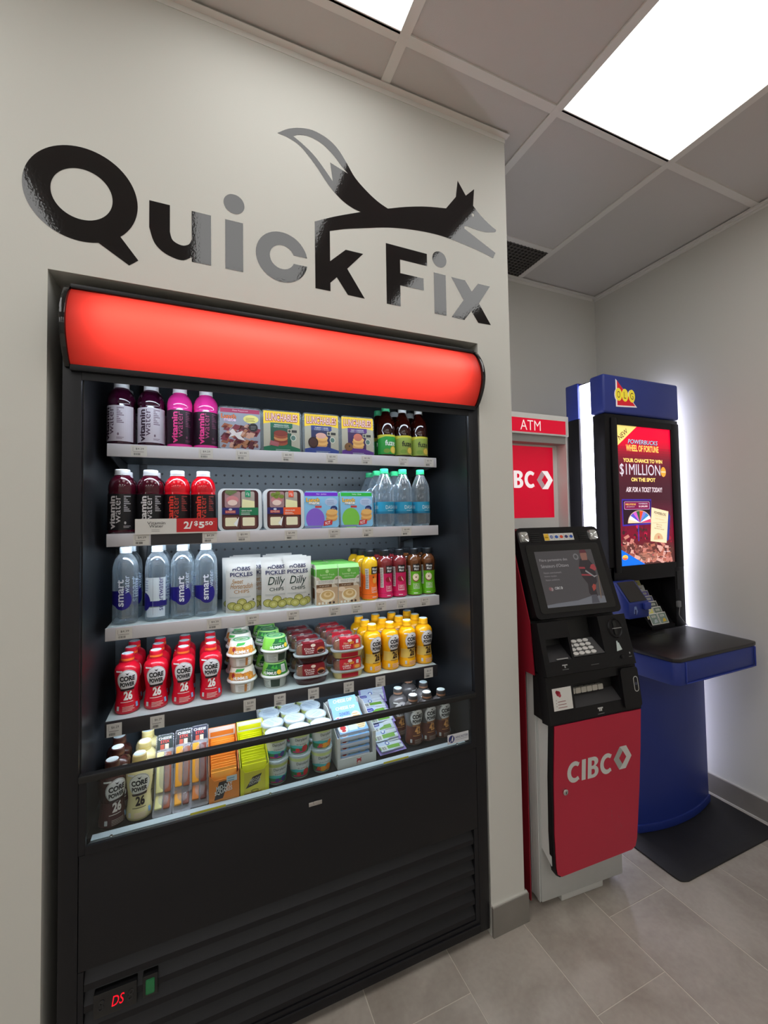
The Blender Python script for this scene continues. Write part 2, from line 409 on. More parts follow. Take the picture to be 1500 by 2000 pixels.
ub = catmull([(.5725, 2.247), (.5795, 2.226), (.601, 2.217), (.619, 2.224), (.6265, 2.24)], 4); ul = catmull([(.6265, 2.1905), (.606, 2.1765), (.582, 2.1775), (.554, 2.189), (.534, 2.211), (.523, 2.248)], 4)
decal('letter', [(.523, 2.322), (.5725, 2.322)]+ub+[(.6265, 2.321), (.676, 2.321), (.676, 2.177), (.6265, 2.177)]+ul)
decal('letter', [(.7135, 2.321), (.762, 2.321), (.762, 2.177), (.7135, 2.177)]); decal('letter_dot', circ(.7378, 2.3717, .0285, 30))
a1 = _m.asin(.013/.0764); a2 = _m.asin(.013/.0365)
decal('letter', circ(.8736, 2.2467, .0764, 40, a1, 2*pi-a1)+circ(.8736, 2.2467, .0365, 28, a2, 2*pi-a2)[::-1])
fox = ([(1.022, 2.268), (1.074, 2.317), (1.133, 2.317), (1.078, 2.256), (1.136, 2.17), (1.079, 2.171), (1.043, 2.221), (1.022, 2.199), (1.022, 2.172), (.974, 2.173), (.974, 2.383)][0:0]
 + [(.974, 2.172), (.974, 2.383)]+catmull([(.974, 2.383), (1.043, 2.418), (1.127, 2.455)], 4)[1:]
 + catmull([(1.127, 2.455), (1.097, 2.461), (1.061, 2.478), (1.021, 2.512), (.976, 2.567), (.932, 2.609), (.894, 2.624), (.862, 2.627)], 4)[1:]
 + catmull([(.862, 2.627), (.894, 2.651), (.93, 2.667), (.971, 2.674), (1.017, 2.664), (1.052, 2.641), (1.081, 2.604), (1.11, 2.563), (1.153, 2.528), (1.19, 2.506), (1.224, 2.493)], 4)[1:]
 + catmull([(1.224, 2.493), (1.295, 2.519), (1.371, 2.541), (1.451, 2.557)], 4)[1:]+[(1.493, 2.611), (1.502, 2.674), (1.536, 2.628), (1.573, 2.663), (1.567, 2.599)]
 + catmull([(1.567, 2.599), (1.603, 2.569), (1.643, 2.545), (1.668, 2.534)], 4)[1:]+catmull([(1.668, 2.534), (1.666, 2.527), (1.656, 2.522), (1.617, 2.513), (1.578, 2.512), (1.538, 2.515)], 4)[1:]+[(1.527, 2.512), (1.526, 2.503), (1.662, 2.4445), (1.651, 2.422)]
 + catmull([(1.651, 2.422), (1.58, 2.436), (1.47, 2.449), (1.397, 2.451), (1.314, 2.444), (1.227, 2.429), (1.145, 2.406), (1.072, 2.384), (1.022, 2.365)], 4)[1:]
 + [(1.022, 2.268), (1.074, 2.317), (1.133, 2.317), (1.078, 2.256), (1.136, 2.17), (1.079, 2.171), (1.043, 2.221), (1.022, 2.199), (1.022, 2.172)])
tailw = catmull([(.91, 2.634), (.927, 2.644), (.96, 2.65), (.999, 2.641), (1.034, 2.618), (1.063, 2.589), (1.085, 2.57)], 4)+[(1.026, 2.588), (1.034, 2.529)]+catmull([(1.034, 2.529), (1.01, 2.557), (.976, 2.593), (.94, 2.618), (.91, 2.634)], 4)[1:-1]
decal('fox_letter', fox, [tailw, circ(1.5655, 2.5635, .0062, 16)])
decal('letter', [(1.214, 2.373), (1.369, 2.372), (1.369, 2.329), (1.2655, 2.329), (1.2655, 2.282), (1.354, 2.282), (1.354, 2.24), (1.2645, 2.24), (1.2645, 2.168), (1.214, 2.168)])
decal('letter', [(1.395, 2.313), (1.443, 2.312), (1.443, 2.167), (1.395, 2.167)]); decal('letter_dot', circ(1.4189, 2.364, .0285, 30))
decal('letter', [(1.466, 2.311), (1.524, 2.311), (1.552, 2.275), (1.58, 2.31), (1.633, 2.31), (1.582, 2.237), (1.633, 2.165), (1.577, 2.164), (1.548, 2.203), (1.518, 2.165), (1.464, 2.166), (1.516, 2.237)])

# ------------------------------------------------------------ open-front cooler
ck = thing('open_cooler', 'tall black open-front drinks cooler set into the white wall', 'cooler', (.95, 0, 0))
CX = .95
def cb(x0, x1, *a): return (x0-CX, x1-CX)+a
def P(name, mb, par=None, **k): return mb.build(name, par or ck, **k)
CL, CR, IL, IR = .335, 1.565, .375, 1.525
P('side_panel', MB().box(*cb(CL, IL, 0, .66, .03, 2.045), mCOOL, r=.002)); P('side_panel', MB().box(*cb(IR, CR, 0, .66, .03, 2.045), mCOOL, r=.002))
P('inner_side', MB().box(*cb(IL+.0005, IL+.003, .012, .45, .64, 1.95), mCOOLIN), smooth=False); P('inner_side', MB().box(*cb(IR-.003, IR-.0005, .012, .45, .64, 1.95), mCOOLIN), smooth=False)
bk = P('back_panel', MB().box(*cb(IL+.0035, IR-.0035, .452, .47, .64, 1.95), mBACK), smooth=False)
h = MB()
for z0 in (1.60, 1.35, 1.10):
    for r in range(2):
        for k in range(31):
            x = .49+.03*k-CX; z = z0+.0295*r
            if .49+.03*k > 1.43: continue
            V, F = h.faces([(x+.0042*cos(a), .4515, z+.0042*sin(a)) for a in [2*pi*i/10 for i in range(10)]], [tuple(range(10))], mCOOLDK)
o = h.build('perforation', bk, smooth=False, recalc=False); o['kind'] = 'stuff'
for x in (.462, 1.458): P('shelf_post', MB().box(*cb(x-.012, x+.012, .438, .4518, .64, 1.94), mCOOLIN, r=.001))
P('inner_ceiling', MB().box(*cb(IL+.0005, IR-.0005, .01, .47, 1.952, 1.965), mCOOLDK), smooth=False)
P('top_deck', MB().box(*cb(IL+.0005, IR-.0005, .004, .66, 1.99, 2.04), mCOOL), smooth=False)
P('rear_shell', MB().box(*cb(IL+.0005, IR-.0005, .62, .66, .04, 1.985), mCOOLDK), smooth=False)
P('plinth', MB().box(*cb(CL+.01, CR-.01, .06, .65, 0, .0295), mCOOLDK), smooth=False)
P('canopy_rail', MB().box(*cb(IL+.0005, IR-.0005, .0, .004, 1.8185, 1.8415), mCOOL))
# lit canopy sign: a translucent red bowed face over a tube
arc = [(.0 -.046*sin(pi*k/16)**.8 if 0 < k < 16 else 0, 1.853+(2.046-1.853)*k/16) for k in range(17)]
def red_face():
    m = bpy.data.materials.new('red_acrylic'); m.use_nodes = True; nt = m.node_tree; b = nt.nodes['Principled BSDF']
    b.inputs['Base Color'].default_value = L3((214, 44, 36)); b.inputs['Roughness'].default_value = .35
    t = nt.nodes.new('ShaderNodeBsdfTranslucent'); t.inputs[0].default_value = L3((250, 74, 62)); mx = nt.nodes.new('ShaderNodeMixShader'); mx.inputs[0].default_value = .62
    nt.links.new(b.outputs[0], mx.inputs[1]); nt.links.new(t.outputs[0], mx.inputs[2]); nt.links.new(mx.outputs[0], nt.nodes['Material Output'].inputs[0]); return m
lb = P('light_box', MB().box(*cb(.352, 1.552, .052, .058, 1.846, 2.052), mat((120, 116, 114), rough=.7)).box(*cb(.352, 1.552, .001, .052, 2.046, 2.052), mCOOL).box(*cb(.352, 1.552, .001, .052, 1.842, 1.848), mCOOL), smooth=False)
mb = MB(); n = len(arc)
mb.faces([(x-CX, y, z) for x in (.352, 1.551) for y, z in arc], [(i, i+1, n+i+1, n+i) for i in range(n-1)], red_face()); P('sign_face', mb, lb, ang=60)
P('lamp_tube', MB().lathe([(.011, .40-CX), (.011, 1.50-CX)], emitm((255, 246, 238), SIGN_TUBE), n=12), lb).matrix_local = Matrix(((0, 0, 1, 0), (1, 0, 0, .004), (0, 1, 0, 1.968), (0, 0, 0, 1)))
mCAP = mat((20, 19, 21), rough=.12, spec=.6)
arc2 = [(y*1.13-.004, 1.9495+(z-1.9495)*1.07) for y, z in arc]
for x0, x1 in ((.340, .352), (1.551, 1.563)):
    P('end_cap', MB().prism([(.056, 1.842)]+arc2+[(.056, 2.057)], 'x', x0-CX, x1-CX, mCAP, r=.002), lb)
P('sign_edge', MB().box(*cb(.352, 1.551, -.010, .001, 1.838, 1.8535), mCOOL, r=.002), lb); P('sign_edge', MB().box(*cb(.352, 1.551, -.008, .001, 2.0455, 2.057), mCOOL, r=.002), lb)
P('canopy_lamp', MB().box(*cb(.42, 1.48, .031, .044, 1.834, 1.846), emitm((226, 240, 255), LED_TOP)), smooth=False)
# bin and its glass front
P('bin_floor', MB().box(*cb(IL+.0035, IR-.0035, .058, .4515, .64, .6565), mCOOLDK), smooth=False)
P('bin_grille', MB().box(*cb(.393, 1.503, .034, .057, .64, .664), mat((196, 208, 214), rough=.35)), smooth=False)
P('bin_ledge', MB().prism([(.0065, .658), (.0335, .658), (.0335, .663), (.0065, .674)], 'x', .393-CX, 1.503-CX, mCOOLIN), smooth=False)
gl = P('front_glass', MB().box(*cb(.3905, 1.5045, 0, .0055, .676, .828), clear_gloss((244, 248, 248), .01, .12, .02)), smooth=False)
for x in (.44, .83, 1.03, 1.46): P('screw', MB().lathe([(.004, 0), (.003, .002)], mCHROME, n=10), loc=(x-CX, .019, .672))
gt = P('glass_rail', MB().box(*cb(IL, IR, -.008, .012, .8285, .846), mCOOLDK, r=.003)); P('glass_stile', MB().box(*cb(.3755, .39, -.002, .008, .6565, .828), mCOOL), smooth=False); P('glass_stile', MB().box(*cb(1.505, 1.5245, -.002, .008, .6565, .828), mCOOL), smooth=False)
P('glass_sill', MB().box(*cb(.3905, 1.5045, -.004, .006, .6565, .6755), mCOOL), smooth=False)
Art().rr(-.042, .042, -.016, .016, .002, (206, 208, 214), 1).ell(-.026, 0, .0115, .0125, (40, 50, 110), 2).poly([(-.033, -.009), (-.026, .0), (-.022, .009), (-.02, .009), (-.021, -.008), (-.024, -.008), (-.0245, .0), (-.03, -.009)], WHITE, 3).text('ANCASTER', .014, .003, .05, .0075, (60, 66, 110), 3, .0).text('FOOD EQUIPMENT', .014, -.006, .05, .004, (130, 134, 150), 3, 0).build('sticker', gl, flat(-.0005, 1.452-CX, .705))
yl = mat((222, 206, 60), rough=.5)
for x in (.665, 1.222): P('yellow_strip', MB().box(*cb(x-.044, x+.044, .0056, .0062, .678, .684), yl, r=.0002, seg=1), gl)
# shelves with price tags
mRAIL = mat((206, 204, 210), rough=.28, spec=.5); mSH = mat((186, 200, 200), rough=.25, spec=.5); mRAILD = mat((44, 42, 46), rough=.4)
mTAG = (206, 203, 198)
def price_tag(par, x, y, z, price, w=.040, h=.031, hang=0):
    a = Art().rect(-w/2, w/2, -h/2, h/2, mTAG, 0).text(price, .002, h*.2, w*.5, h*.2, (70, 66, 66), 2, 0)
    a.rect(-w*.38, -w*.36, -h*.02, h*.36, (150, 140, 140), 1).lines(-w*.36, w*.32, -h*.1, -h*.02, 1, (120, 116, 116), 2, .5, .1).bars(-w*.34, w*.1, -h*.4, -h*.2, 12, (60, 58, 58), 2)
    return a.build('price_tag', par, flat(y, x-CX, z))
SH = {}
def shelf(z, y0, x0, x1, tags, dark=False):
    s = P('shelf', MB().box(*cb(x0, x1, y0+.005, .437, z-.014, z), mSH, r=.001, seg=1)); SH[z] = s
    zb = z-.034 if not dark else z-.04
    P('shelf_rail', MB().box(*cb(x0, x1, y0, y0+.004, zb, z+.002), mRAILD if dark else mRAIL, r=.0012), s)
    for xx in (x0+.002, x1-.006): P('shelf_bracket', MB().prism([(y0+.012, z-.016), (.437, z-.016), (.437, z-.075), (.36, z-.06), (y0+.02, z-.03)], 'x', xx-CX, xx+.004-CX, mCOOLDK), s, smooth=False)
    P('shelf_underside', MB().box(*cb(x0+.01, x1-.01, y0+.012, .43, z-.018, z-.0145), mCOOLIN), s, smooth=False)
    P('shelf_lamp', MB().box(*cb(x0+.02, x1-.02, y0+.005, y0+.015, z-.028, z-.019), emitm((226, 240, 255), LED)), s, smooth=False)
    for x, p in tags: price_tag(s, x, y0-.0008, z-.0165 if not dark else z-.022, p, .040 if not dark else .036, .030 if not dark else .036)
    return s
Z1, Z2, Z3, Z4, Z5 = 1.678, 1.426, 1.168, .910, .6565
shelf(Z1, .117, .409, 1.458, [(.487, '$4.29'), (.662, '$4.29'), (.767, '$5.99'), (.906, '$5.99'), (1.053, '$5.99'), (1.178, '$5.99'), (1.321, '$3.79'), (1.425, '$3.79')])
s2 = shelf(Z2, .117, .409, 1.460, [(.493, '$4.29'), (.672, '$4.29'), (.768, '$5.99'), (.914, '$5.99'), (1.058, '$5.99'), (1.178, '$5.99'), (1.327, '$2.99')])
P('rail_insert', MB().box(*cb(.517, .652, .1155, .1169, Z2-.033, Z2+.001), mRAILD), s2, smooth=False)
shelf(Z3, .117, .407, 1.458, [(.452, '$4.39'), (.684, '$4.39'), (.793, '$3.99'), (.918, '$3.99'), (1.056, '$2.99'), (1.134, '$3.99'), (1.223, '$4.19'), (1.304, '$4.19'), (1.397, '$4.19')])
shelf(Z4, .130, .405, 1.452, [(.428, '$6.29'), (.533, '$6.29'), (.785, '$2.89'), (.877, '$2.89'), (.985, '$3.49'), (1.106, '$3.49'), (1.222, '$6.29'), (1.413, '$6.29')], dark=True)
# lower front: panel, lock, louvres, controller
lp = P('front_panel', MB().box(*cb(IL+.001, IR-.001, 0, .018, .382, .6545), mCOOL, r=.0015).box(*cb(IL+.001, .387, 0, .018, .031, .3815), mCOOL).box(*cb(1.508, IR-.001, 0, .018, .031, .3815), mCOOL).box(*cb(.3872, 1.5078, 0, .018, .031, .078), mCOOL))
P('lock', MB().box(*cb(.936, .976, -.003, -.0002, .617, .629), mCHROME, r=.001).box(*cb(.95, .964, -.007, -.003, .621, .632), mCHROME, r=.001), lp)
P('kick_strip', MB().box(*cb(.376, 1.524, -.004, -.0002, .058, .063), mCOOL, r=.001), lp)
lv = P('louvre_panel', MB().box(*cb(.3872, 1.5078, .052, .058, .079, .381), mCOOLDK), smooth=False)
for k in range(6):
    zt = .381-.0503*k
    P('slat', MB().prism([(.030, zt+.004), (.027, zt+.005), (.002, zt-.033), (.002, zt-.0485), (.006, zt-.0485), (.006, zt-.035)], 'x', .388-CX, 1.507-CX, mCOOL), lv, smooth=False)
dp = P('controller', MB().box(*cb(.408, .500, -.003, .03, .262, .318), mat((24, 24, 25), rough=.18), r=.002), lv)
red = emitm((255, 26, 44), 1.3)
Art().text('DS', 0, 0, .027, .024, red, 1, .0, shear=.25).build('digits', dp, flat(-.0032, .4595-CX, .290))
for xx in (.424, .486): Art().text('8', 0, 0, .014, .026, (38, 38, 40), 1, 0, shear=.2).build('dark_digit', dp, flat(-.0032, xx-CX, .290))
sw = P('rocker_switch', MB().box(*cb(.512, .546, -.003, .03, .266, .318), mat((24, 24, 25), rough=.2), r=.002), lv)
P('green_button', MB().box(*cb(.519, .539, -.006, -.0031, .275, .309), mat((26, 92, 52), rough=.3, emit=.25), r=.003), sw)

# promo card clipped over the second shelf rail
pc = thing('promo_card', 'white and red price promotion card clipped to the second shelf', 'sign', (.585, .113, Z2))
MB().box(-.107, .1085, .0, .0012, -.002, .042, mat(PAPER, rough=.5)).build('card', pc, smooth=False)
Art().rect(-.002, .1085, .002, .042, (196, 38, 44), 1).text('Vitamin', -.054, .030, .046, .0085, (40, 36, 40), 2, .0).text('Water', -.054, .021, .036, .008, (40, 36, 40), 2, 0).lines(-.066, -.042, .006, .014, 2, (150, 148, 146), 2, .3, .3) \
 .text('2/', .029, .022, .024, .022, WHITE, 2, .03).text('$', .05, .026, .0105, .0155, WHITE, 2, .03).text('5', .065, .022, .0155, .019, WHITE, 2, .04).text('50', .085, .0265, .0215, .0115, WHITE, 2, .03).text('*', .0985, .031, .002, .002, WHITE, 2, 0).build('print', pc, flat(0))

# ------------------------------------------------------------ products
mPET = clear((238, 246, 250), .06, .05, .4, .6); mDOME = clear_gloss((240, 245, 248), .07, .5, .08); mTRAY = clear((236, 242, 244), .10, .10, .45, .7); mFILM = clear((240, 240, 245), .14, .10, .5, .6)
def bottle(name, label, cat, prof, mbody, cap, art, R, group, loc, rz, du=.005, dv=0, n=28, extra=None):
    t = thing(name, label, cat, loc, rz, group)
    MB().lathe(prof, mbody, n=n).build('bottle_body', t, ang=50)
    cr, c0, c1, mc = cap[:4]
    MB().lathe([(cr*.97, c0), (cr, c0+.001), (cr, c1-.002), (cr-.0015, c1)], mc, n=24).lathe([(cr*1.04, c0-.003), (cr*1.04, c0-.0005)], mc, n=24).build('cap', t, ang=35)
    if art:
        for nm, a, off in art: a.build(nm, t, wrap(prof, R, off), du=du, dv=dv)
    if extra: extra(t)
    return t
def cols_rows(proto, xs, ys, z, lab, rots=None, skip=(), first_done=True):
    """copies of proto over columns xs and rows ys (front to back); lab(i, j) gives each its own label"""
    for i, x in enumerate(xs):
        for j, y in enumerate(ys):
            if (i, j) in skip or (i == 0 and j == 0): continue
            dup(proto, (x, y, z), (rots[i] if rots and j == 0 else (rots[i] if rots else 0)+random.uniform(-.35, .35)*(j > 0)), lab(i, j))
DEPTH = ['in the front row', 'second from the front', 'third from the front', 'fourth from the front']

# vitamin drinks
vw_prof = [(.031, 0), (.0345, .003), (.0355, .009), (.0355, .116), (.0348, .119), (.0348, .122), (.0357, .126), (.0352, .138), (.0325, .150), (.0275, .1595), (.0205, .166), (.0185, .168), (.0185, .172)]
def vw_art(bg, fg, fg2, minor, wide=.058):
    a = Art().rect(-wide, wide, .012, .114, bg, 0)
    a.text('vitamin', -.017, .061, .094, .0165, fg, 2, .032, rot=pi/2).text('water', -.002, .070, .078, .0135, fg2, 2, -.004, rot=pi/2)
    for k in range(9): a.rect(.0125+(k % 2)*0, .030-.004*((k*7) % 4), .106-.0052*k, .1085-.0052*k, minor, 2)
    a.rect(.012, .030, .022, .0235, minor, 2).rect(.012, .026, .0185, .0198, minor, 2).ell(.016, .032, .0025, .004, minor, 2)
    return [('label', a, .0005)]
mWC = mat((232, 236, 240), rough=.35, noise=.03)
def liquid(c, em=0): return mat(c, rough=.06, spec=.55, coat=.3)
g1 = 'vitamin drinks on the top shelf'
YV = .165
purple = bottle('drink_bottle', 'dark purple drink bottle with white label, front left end of top shelf', 'bottle', vw_prof, liquid((52, 8, 34)), (.0195, .1725, .186, mWC), vw_art((198, 190, 200), (40, 10, 36), (70, 40, 66), (120, 100, 116)), .0355, g1, (.437, YV, Z1), -.55)
dup(purple, (.437, YV+.074, Z1), .3, 'dark purple drink bottle behind the leftmost one on the top shelf')
dup(purple, (.513, YV, Z1), -.1, 'dark purple drink bottle second from left, front of top shelf')
dup(purple, (.513, YV+.074, Z1), .25, 'dark purple drink bottle behind the second one on the top shelf')
pink = bottle('drink_bottle', 'bright pink drink bottle left of the two, front of top shelf', 'bottle', vw_prof, liquid((240, 58, 160)), (.0195, .1725, .186, mWC), vw_art((34, 12, 28), (226, 60, 140), (170, 70, 120), (110, 50, 84), .050), .0355, g1, (.590, YV, Z1), .12)
dup(pink, (.590, YV+.074, Z1), .3, 'bright pink drink bottle behind the left pink bottle on top shelf')
dup(pink, (.663, YV, Z1), .12, 'bright pink drink bottle right of the two, next to lunch kit')
g2 = 'vitamin drinks on the second shelf'
maroon = bottle('drink_bottle', 'dark maroon drink bottle with black label, left end of second shelf', 'bottle', vw_prof, liquid((66, 8, 26)), (.0195, .1725, .186, mWC), vw_art((20, 18, 22), (226, 222, 224), (214, 210, 214), (176, 172, 176)), .0355, g2, (.440, YV, Z2), -.12)
dup(maroon, (.512, YV, Z2), .05, 'dark maroon drink bottle second from left behind the promotion card')
for k, x in enumerate((.437, .513)): dup(maroon, (x, YV+.074, Z2), .5, 'dark maroon drink bottle in back row, %s column of second shelf' % ORD[k])
redv = bottle('drink_bottle', 'bright red drink bottle left of the two, behind the promotion card', 'bottle', vw_prof, liquid((204, 16, 32)), (.0195, .1725, .186, mWC), vw_art((24, 14, 18), (222, 58, 44), (196, 60, 50), (150, 60, 56), .052), .0355, g2, (.583, YV, Z2), .0)
dup(redv, (.655, YV, Z2), .08, 'bright red drink bottle right of the two, beside the snack trays')
dup(redv, (.655, YV+.074, Z2), .4, 'bright red drink bottle behind the right red bottle, second shelf')

# lemon iced tea
tea_prof = [(.029, 0), (.0325, .004), (.0335, .010), (.0335, .082), (.0325, .086), (.033, .095), (.0325, .118), (.0305, .132), (.025, .146), (.0165, .158), (.0135, .166), (.0135, .172)]
def tea_art(bg, fg, lem):
    a = Art().rect(-.055, .055, .010, .080, bg, 0).poly([(-.055, .066), (-.02, .074), (.02, .074), (.055, .066), (.055, .081), (-.055, .081)], (196, 190, 60), 1)
    a.text('fuze', 0, .051, .040, .020, fg, 3, .02).ell(.012, .026, .014, .014, lem, 1).ell(.012, .026, .011, .011, (226, 196, 90), 2).ell(-.014, .022, .012, .008, (120, 150, 60), 1).text('fuze', -.062, .051, .02, .02, fg, 3, .02)
    return [('label', a, .0005)]
tea = bottle('tea_bottle', 'amber iced tea bottle with bright green label, leftmost on top shelf', 'bottle', tea_prof, liquid((40, 8, 4)), (.0155, .173, .19, mat((60, 190, 130), rough=.4)), tea_art((44, 150, 60), (226, 232, 226), (196, 176, 50)), .0335, 'iced teas on the top shelf', (1.272, .160, Z1), .1)
dup(tea, (1.272, .232, Z1), .6, 'amber iced tea bottle with green cap behind the leftmost tea')
tea2 = bottle('tea_bottle', 'amber iced tea bottle with olive label, middle of the three in front', 'bottle', tea_prof, liquid((40, 8, 4)), (.0155, .173, .19, mat((226, 230, 232), rough=.4)), tea_art((140, 158, 70), (26, 28, 24), (170, 150, 60)), .0335, 'iced teas on the top shelf', (1.339, .160, Z1), .1)
dup(tea2, (1.407, .160, Z1), .05, 'amber iced tea bottle with olive label at right end of top shelf')
dup(tea2, (1.339, .232, Z1), .6, 'amber iced tea bottle behind the middle tea on the top shelf'); dup(tea2, (1.407, .232, Z1), .6, 'amber iced tea bottle behind the rightmost tea on the top shelf')

# lunch kits: printed film sealed on a plastic tray
def tray_kit(name, label, w, h, art, loc, group, mtray=None, lean=-.05, r=.012, depth=.03, zs=1.11):
    t = thing(name, label, 'lunch kit', loc, 0, group, rotx=lean)
    mt = mtray or mTRAY
    MB().prism(rrect(-w/2, w/2, .0005, h, r), 'y', 0, .003, mt).build('tray_rim', t, ang=30)
    MB().prism(rrect(-w/2+.008, w/2-.008, .008, h-.008, r*.8), 'y', .0031, depth, mt, r=.004, caponly=True).build('tray', t, ang=30)
    art.build('film', t, flat(0)); t.scale = (1.02, 1, zs); return t
def crackers(a, x, z, s):
    for k in range(4): a.ell(x+(k % 2)*.002*s, z+k*.006*s, .017*s, .0075*s, [(206, 150, 84), (226, 176, 104)][k % 2], 2+k)
    return a
a = Art().rr(-.060, .060, .004, .124, .009, (142, 146, 158), 0).rect(-.058, .058, .110, .122, (168, 34, 84), 1).text('Pizza Pepperoni', 0, .116, .045, .005, (230, 180, 200), 3, 0)
a.text('Lunch', -.034, .099, .044, .014, (60, 30, 30), 2, .07).text('Lunch', -.034, .099, .043, .013, (236, 120, 60), 4, .03).text('mate', -.030, .089, .036, .011, (60, 40, 80), 2, .07).text('mate', -.030, .089, .035, .010, (226, 200, 220), 4, .03)
a.ell(.032, .094, .023, .012, (226, 216, 120), 2).lines(.016, .048, .087, .1, 3, (120, 100, 50), 3, .3)
for k in range(90):
    x, z = random.uniform(-.052, .050), random.uniform(.012, .074); s = random.uniform(.005, .014); c = random.choice([(122, 44, 60), (150, 84, 58), (84, 30, 40), (166, 110, 76), (110, 60, 66), (196, 150, 130)])
    a.poly([(x-s, z-s*.4), (x+s*.4, z-s*.7), (x+s, z+s*.3), (x-s*.2, z+s*.6)], c, 1+k % 3)
a.poly([(-.032, .055), (-.022, .064), (-.012, .052), (.008, .058), (.0, .044), (.016, .030), (-.006, .034), (-.016, .044), (-.034, .038), (-.026, .048)], (214, 206, 204), 5).ell(.039, .070, .0135, .0125, (26, 24, 26), 5).lines(.031, .047, .064, .076, 3, (120, 120, 120), 6, .3)
tray_kit('lunch_kit', 'clear lunch kit tray with crimson banner, leftmost kit on top shelf', .129, .128, a, (.763, .142, Z1), 'lunch kits on the top shelf')
def yellow_kit(col, dk, tname, food):
    a = Art().rr(-.0575, .0575, .002, .124, .008, (170, 164, 146), 0).poly([(-.0575, .085), (-.03, .090), (.03, .090), (.0575, .085), (.0575, .124), (-.0575, .124)], (250, 206, 20), 1)
    a.text('LUNCHABLES', 0, .1055, .103, .025, (160, 44, 40), 2, .09).text('LUNCHABLES', 0, .106, .100, .0225, (240, 196, 176), 4, .02)
    a.rect(-.036, .034, .075, .089, col, 2).rect(-.0575, .0575, .002, .012, col, 1).text(tname, -.001, .0825, .046, .0045, (226, 226, 220), 4, 0).text(tname, -.001, .077, .05, .004, (200, 200, 196), 4, 0)
    a.rect(-.036, .030, .02, .076, dk, 1).poly([(-.0575, .002), (.0575, .002), (.0575, .014), (.02, .024), (-.02, .024), (-.0575, .016)], col, 3).lines(-.02, .03, .005, .012, 2, (190, 200, 196), 5, .3)
    a.rect(.018, .050, .060, .072, (176, 170, 150), 3).ell(.024, .066, .004, .004, (60, 60, 50), 4).rect(.031, .048, .062, .070, (40, 40, 36), 4).ell(.036, .046, .0095, .0095, (210, 210, 196), 4).ell(.036, .046, .0075, .0075, (90, 120, 110), 5)
    food(a); return a
def f_pizza(a):
    for k in range(5): a.ell(-.004, .030+.007*k, .022, .009, [(150, 74, 50), (126, 50, 40), (190, 130, 80)][k % 3], 4+k)
    a.poly([(-.04, .022), (-.012, .018), (-.010, .03), (-.036, .036)], (160, 90, 96), 10)
def f_turkey(a):
    crackers(a, -.002, .030, 1.2); a.ell(-.003, .058, .018, .009, (214, 164, 150), 9).ell(-.030, .036, .017, .017, (48, 26, 26), 10).ell(-.030, .036, .013, .013, (70, 42, 36), 11)
def f_ham(a):
    crackers(a, .000, .030, 1.2); a.ell(.000, .060, .016, .012, (196, 110, 90), 9).ell(-.034, .028, .015, .013, (120, 84, 50), 10).ell(-.032, .03, .003, .003, (60, 40, 30), 11)
tray_kit('lunch_kit', 'yellow and green lunch kit second from left among the kits', .1275, .128, yellow_kit((24, 100, 70), (30, 80, 62), 'PEPPERONI PIZZA', f_pizza), (.893, .142, Z1), 'lunch kits on the top shelf')
tray_kit('lunch_kit', 'yellow and dark blue lunch kit with dark cookie on the top shelf', .130, .128, yellow_kit((44, 62, 128), (40, 44, 84), 'TURKEY + SWISS', f_turkey), (1.027, .142, Z1), 'lunch kits on the top shelf')
tray_kit('lunch_kit', 'yellow and purple lunch kit beside the iced tea bottles', .122, .128, yellow_kit((84, 44, 120), (60, 36, 80), 'HAM + CHEDDAR', f_ham), (1.157, .142, Z1), 'lunch kits on the top shelf')
# charcuterie snack trays
def snack(col, tagc, olives):
    a = Art().rr(-.0535, .0535, .004, .116, .012, (66, 26, 30), 0).rect(-.053, -.003, .047, .066, (38, 38, 104), 3).rect(-.003, .053, .044, .066, col, 3)
    a.rect(-.044, -.014, .050, .058, (180, 60, 50), 4).text('SCHNEIDERS', -.029, .054, .027, .005, (226, 200, 190), 5, 0).ell(-.029, .061, .005, .003, (200, 210, 226), 4)
    a.text('GENOA SALAMI', .018, .057, .03, .0045, WHITE, 5, 0).lines(.002, .035, .046, .054, 2, (220, 226, 220), 5, .3, .4)
    a.rect(.014, .030, .096, .115, tagc, 5).text('17g', .022, .104, .009, .009, WHITE, 6, 0)
    a.rr(-.045, .0, .066, .112, .005, (158, 124, 128), 1).rr(.003, .042, .066, .112, .005, (168, 160, 150), 1).ell(-.023, .088, .018, .011, (196, 126, 130), 2).ell(-.023, .08, .014, .008, (226, 200, 190), 3).poly([(.004, .066), (.042, .066), (.042, .084), (.006, .090)], (226, 222, 170), 2)
    if olives:
        for x, z in ((-.034, .103), (-.02, .107), (-.008, .098), (-.025, .098)): a.ell(x, z, .008, .006, (112, 130, 50), 5)
    else: a.poly([(-.045, .108), (-.03, .100), (-.01, .110), (-.012, .114), (-.042, .115)], (96, 110, 70), 5)
    for x0, x1 in ((-.049, -.004), (.001, .048)): a.rr(x0, x1, .007, .042, .006, (96, 56, 50), 2).rr(x0+.005, x1-.006, .014, .038, .003, (230, 224, 190), 3)
    a.poly([(-.01, .012), (-.004, .04), (-.02, .02)], (232, 234, 236), 5)
    return a
mTR = clear((242, 247, 250), .62, .15, .5, .95)
sn = tray_kit('snack_tray', 'clear meat and cheese tray with green band, second shelf', .128, .120, snack((24, 116, 76), (30, 140, 100), False), (.762, .140, Z2), 'snack trays on the second shelf', mTR, -.04, .016)
sn2 = tray_kit('snack_tray', 'clear meat and cheese tray with orange band, second shelf', .128, .120, snack((228, 88, 40), (226, 90, 60), True), (.898, .140, Z2), 'snack trays on the second shelf', mTR, -.04, .016)
dup(sn, (.764, .175, Z2), label='clear snack tray standing behind the green banded tray'); dup(sn2, (.899, .175, Z2), label='clear snack tray standing behind the orange banded tray')
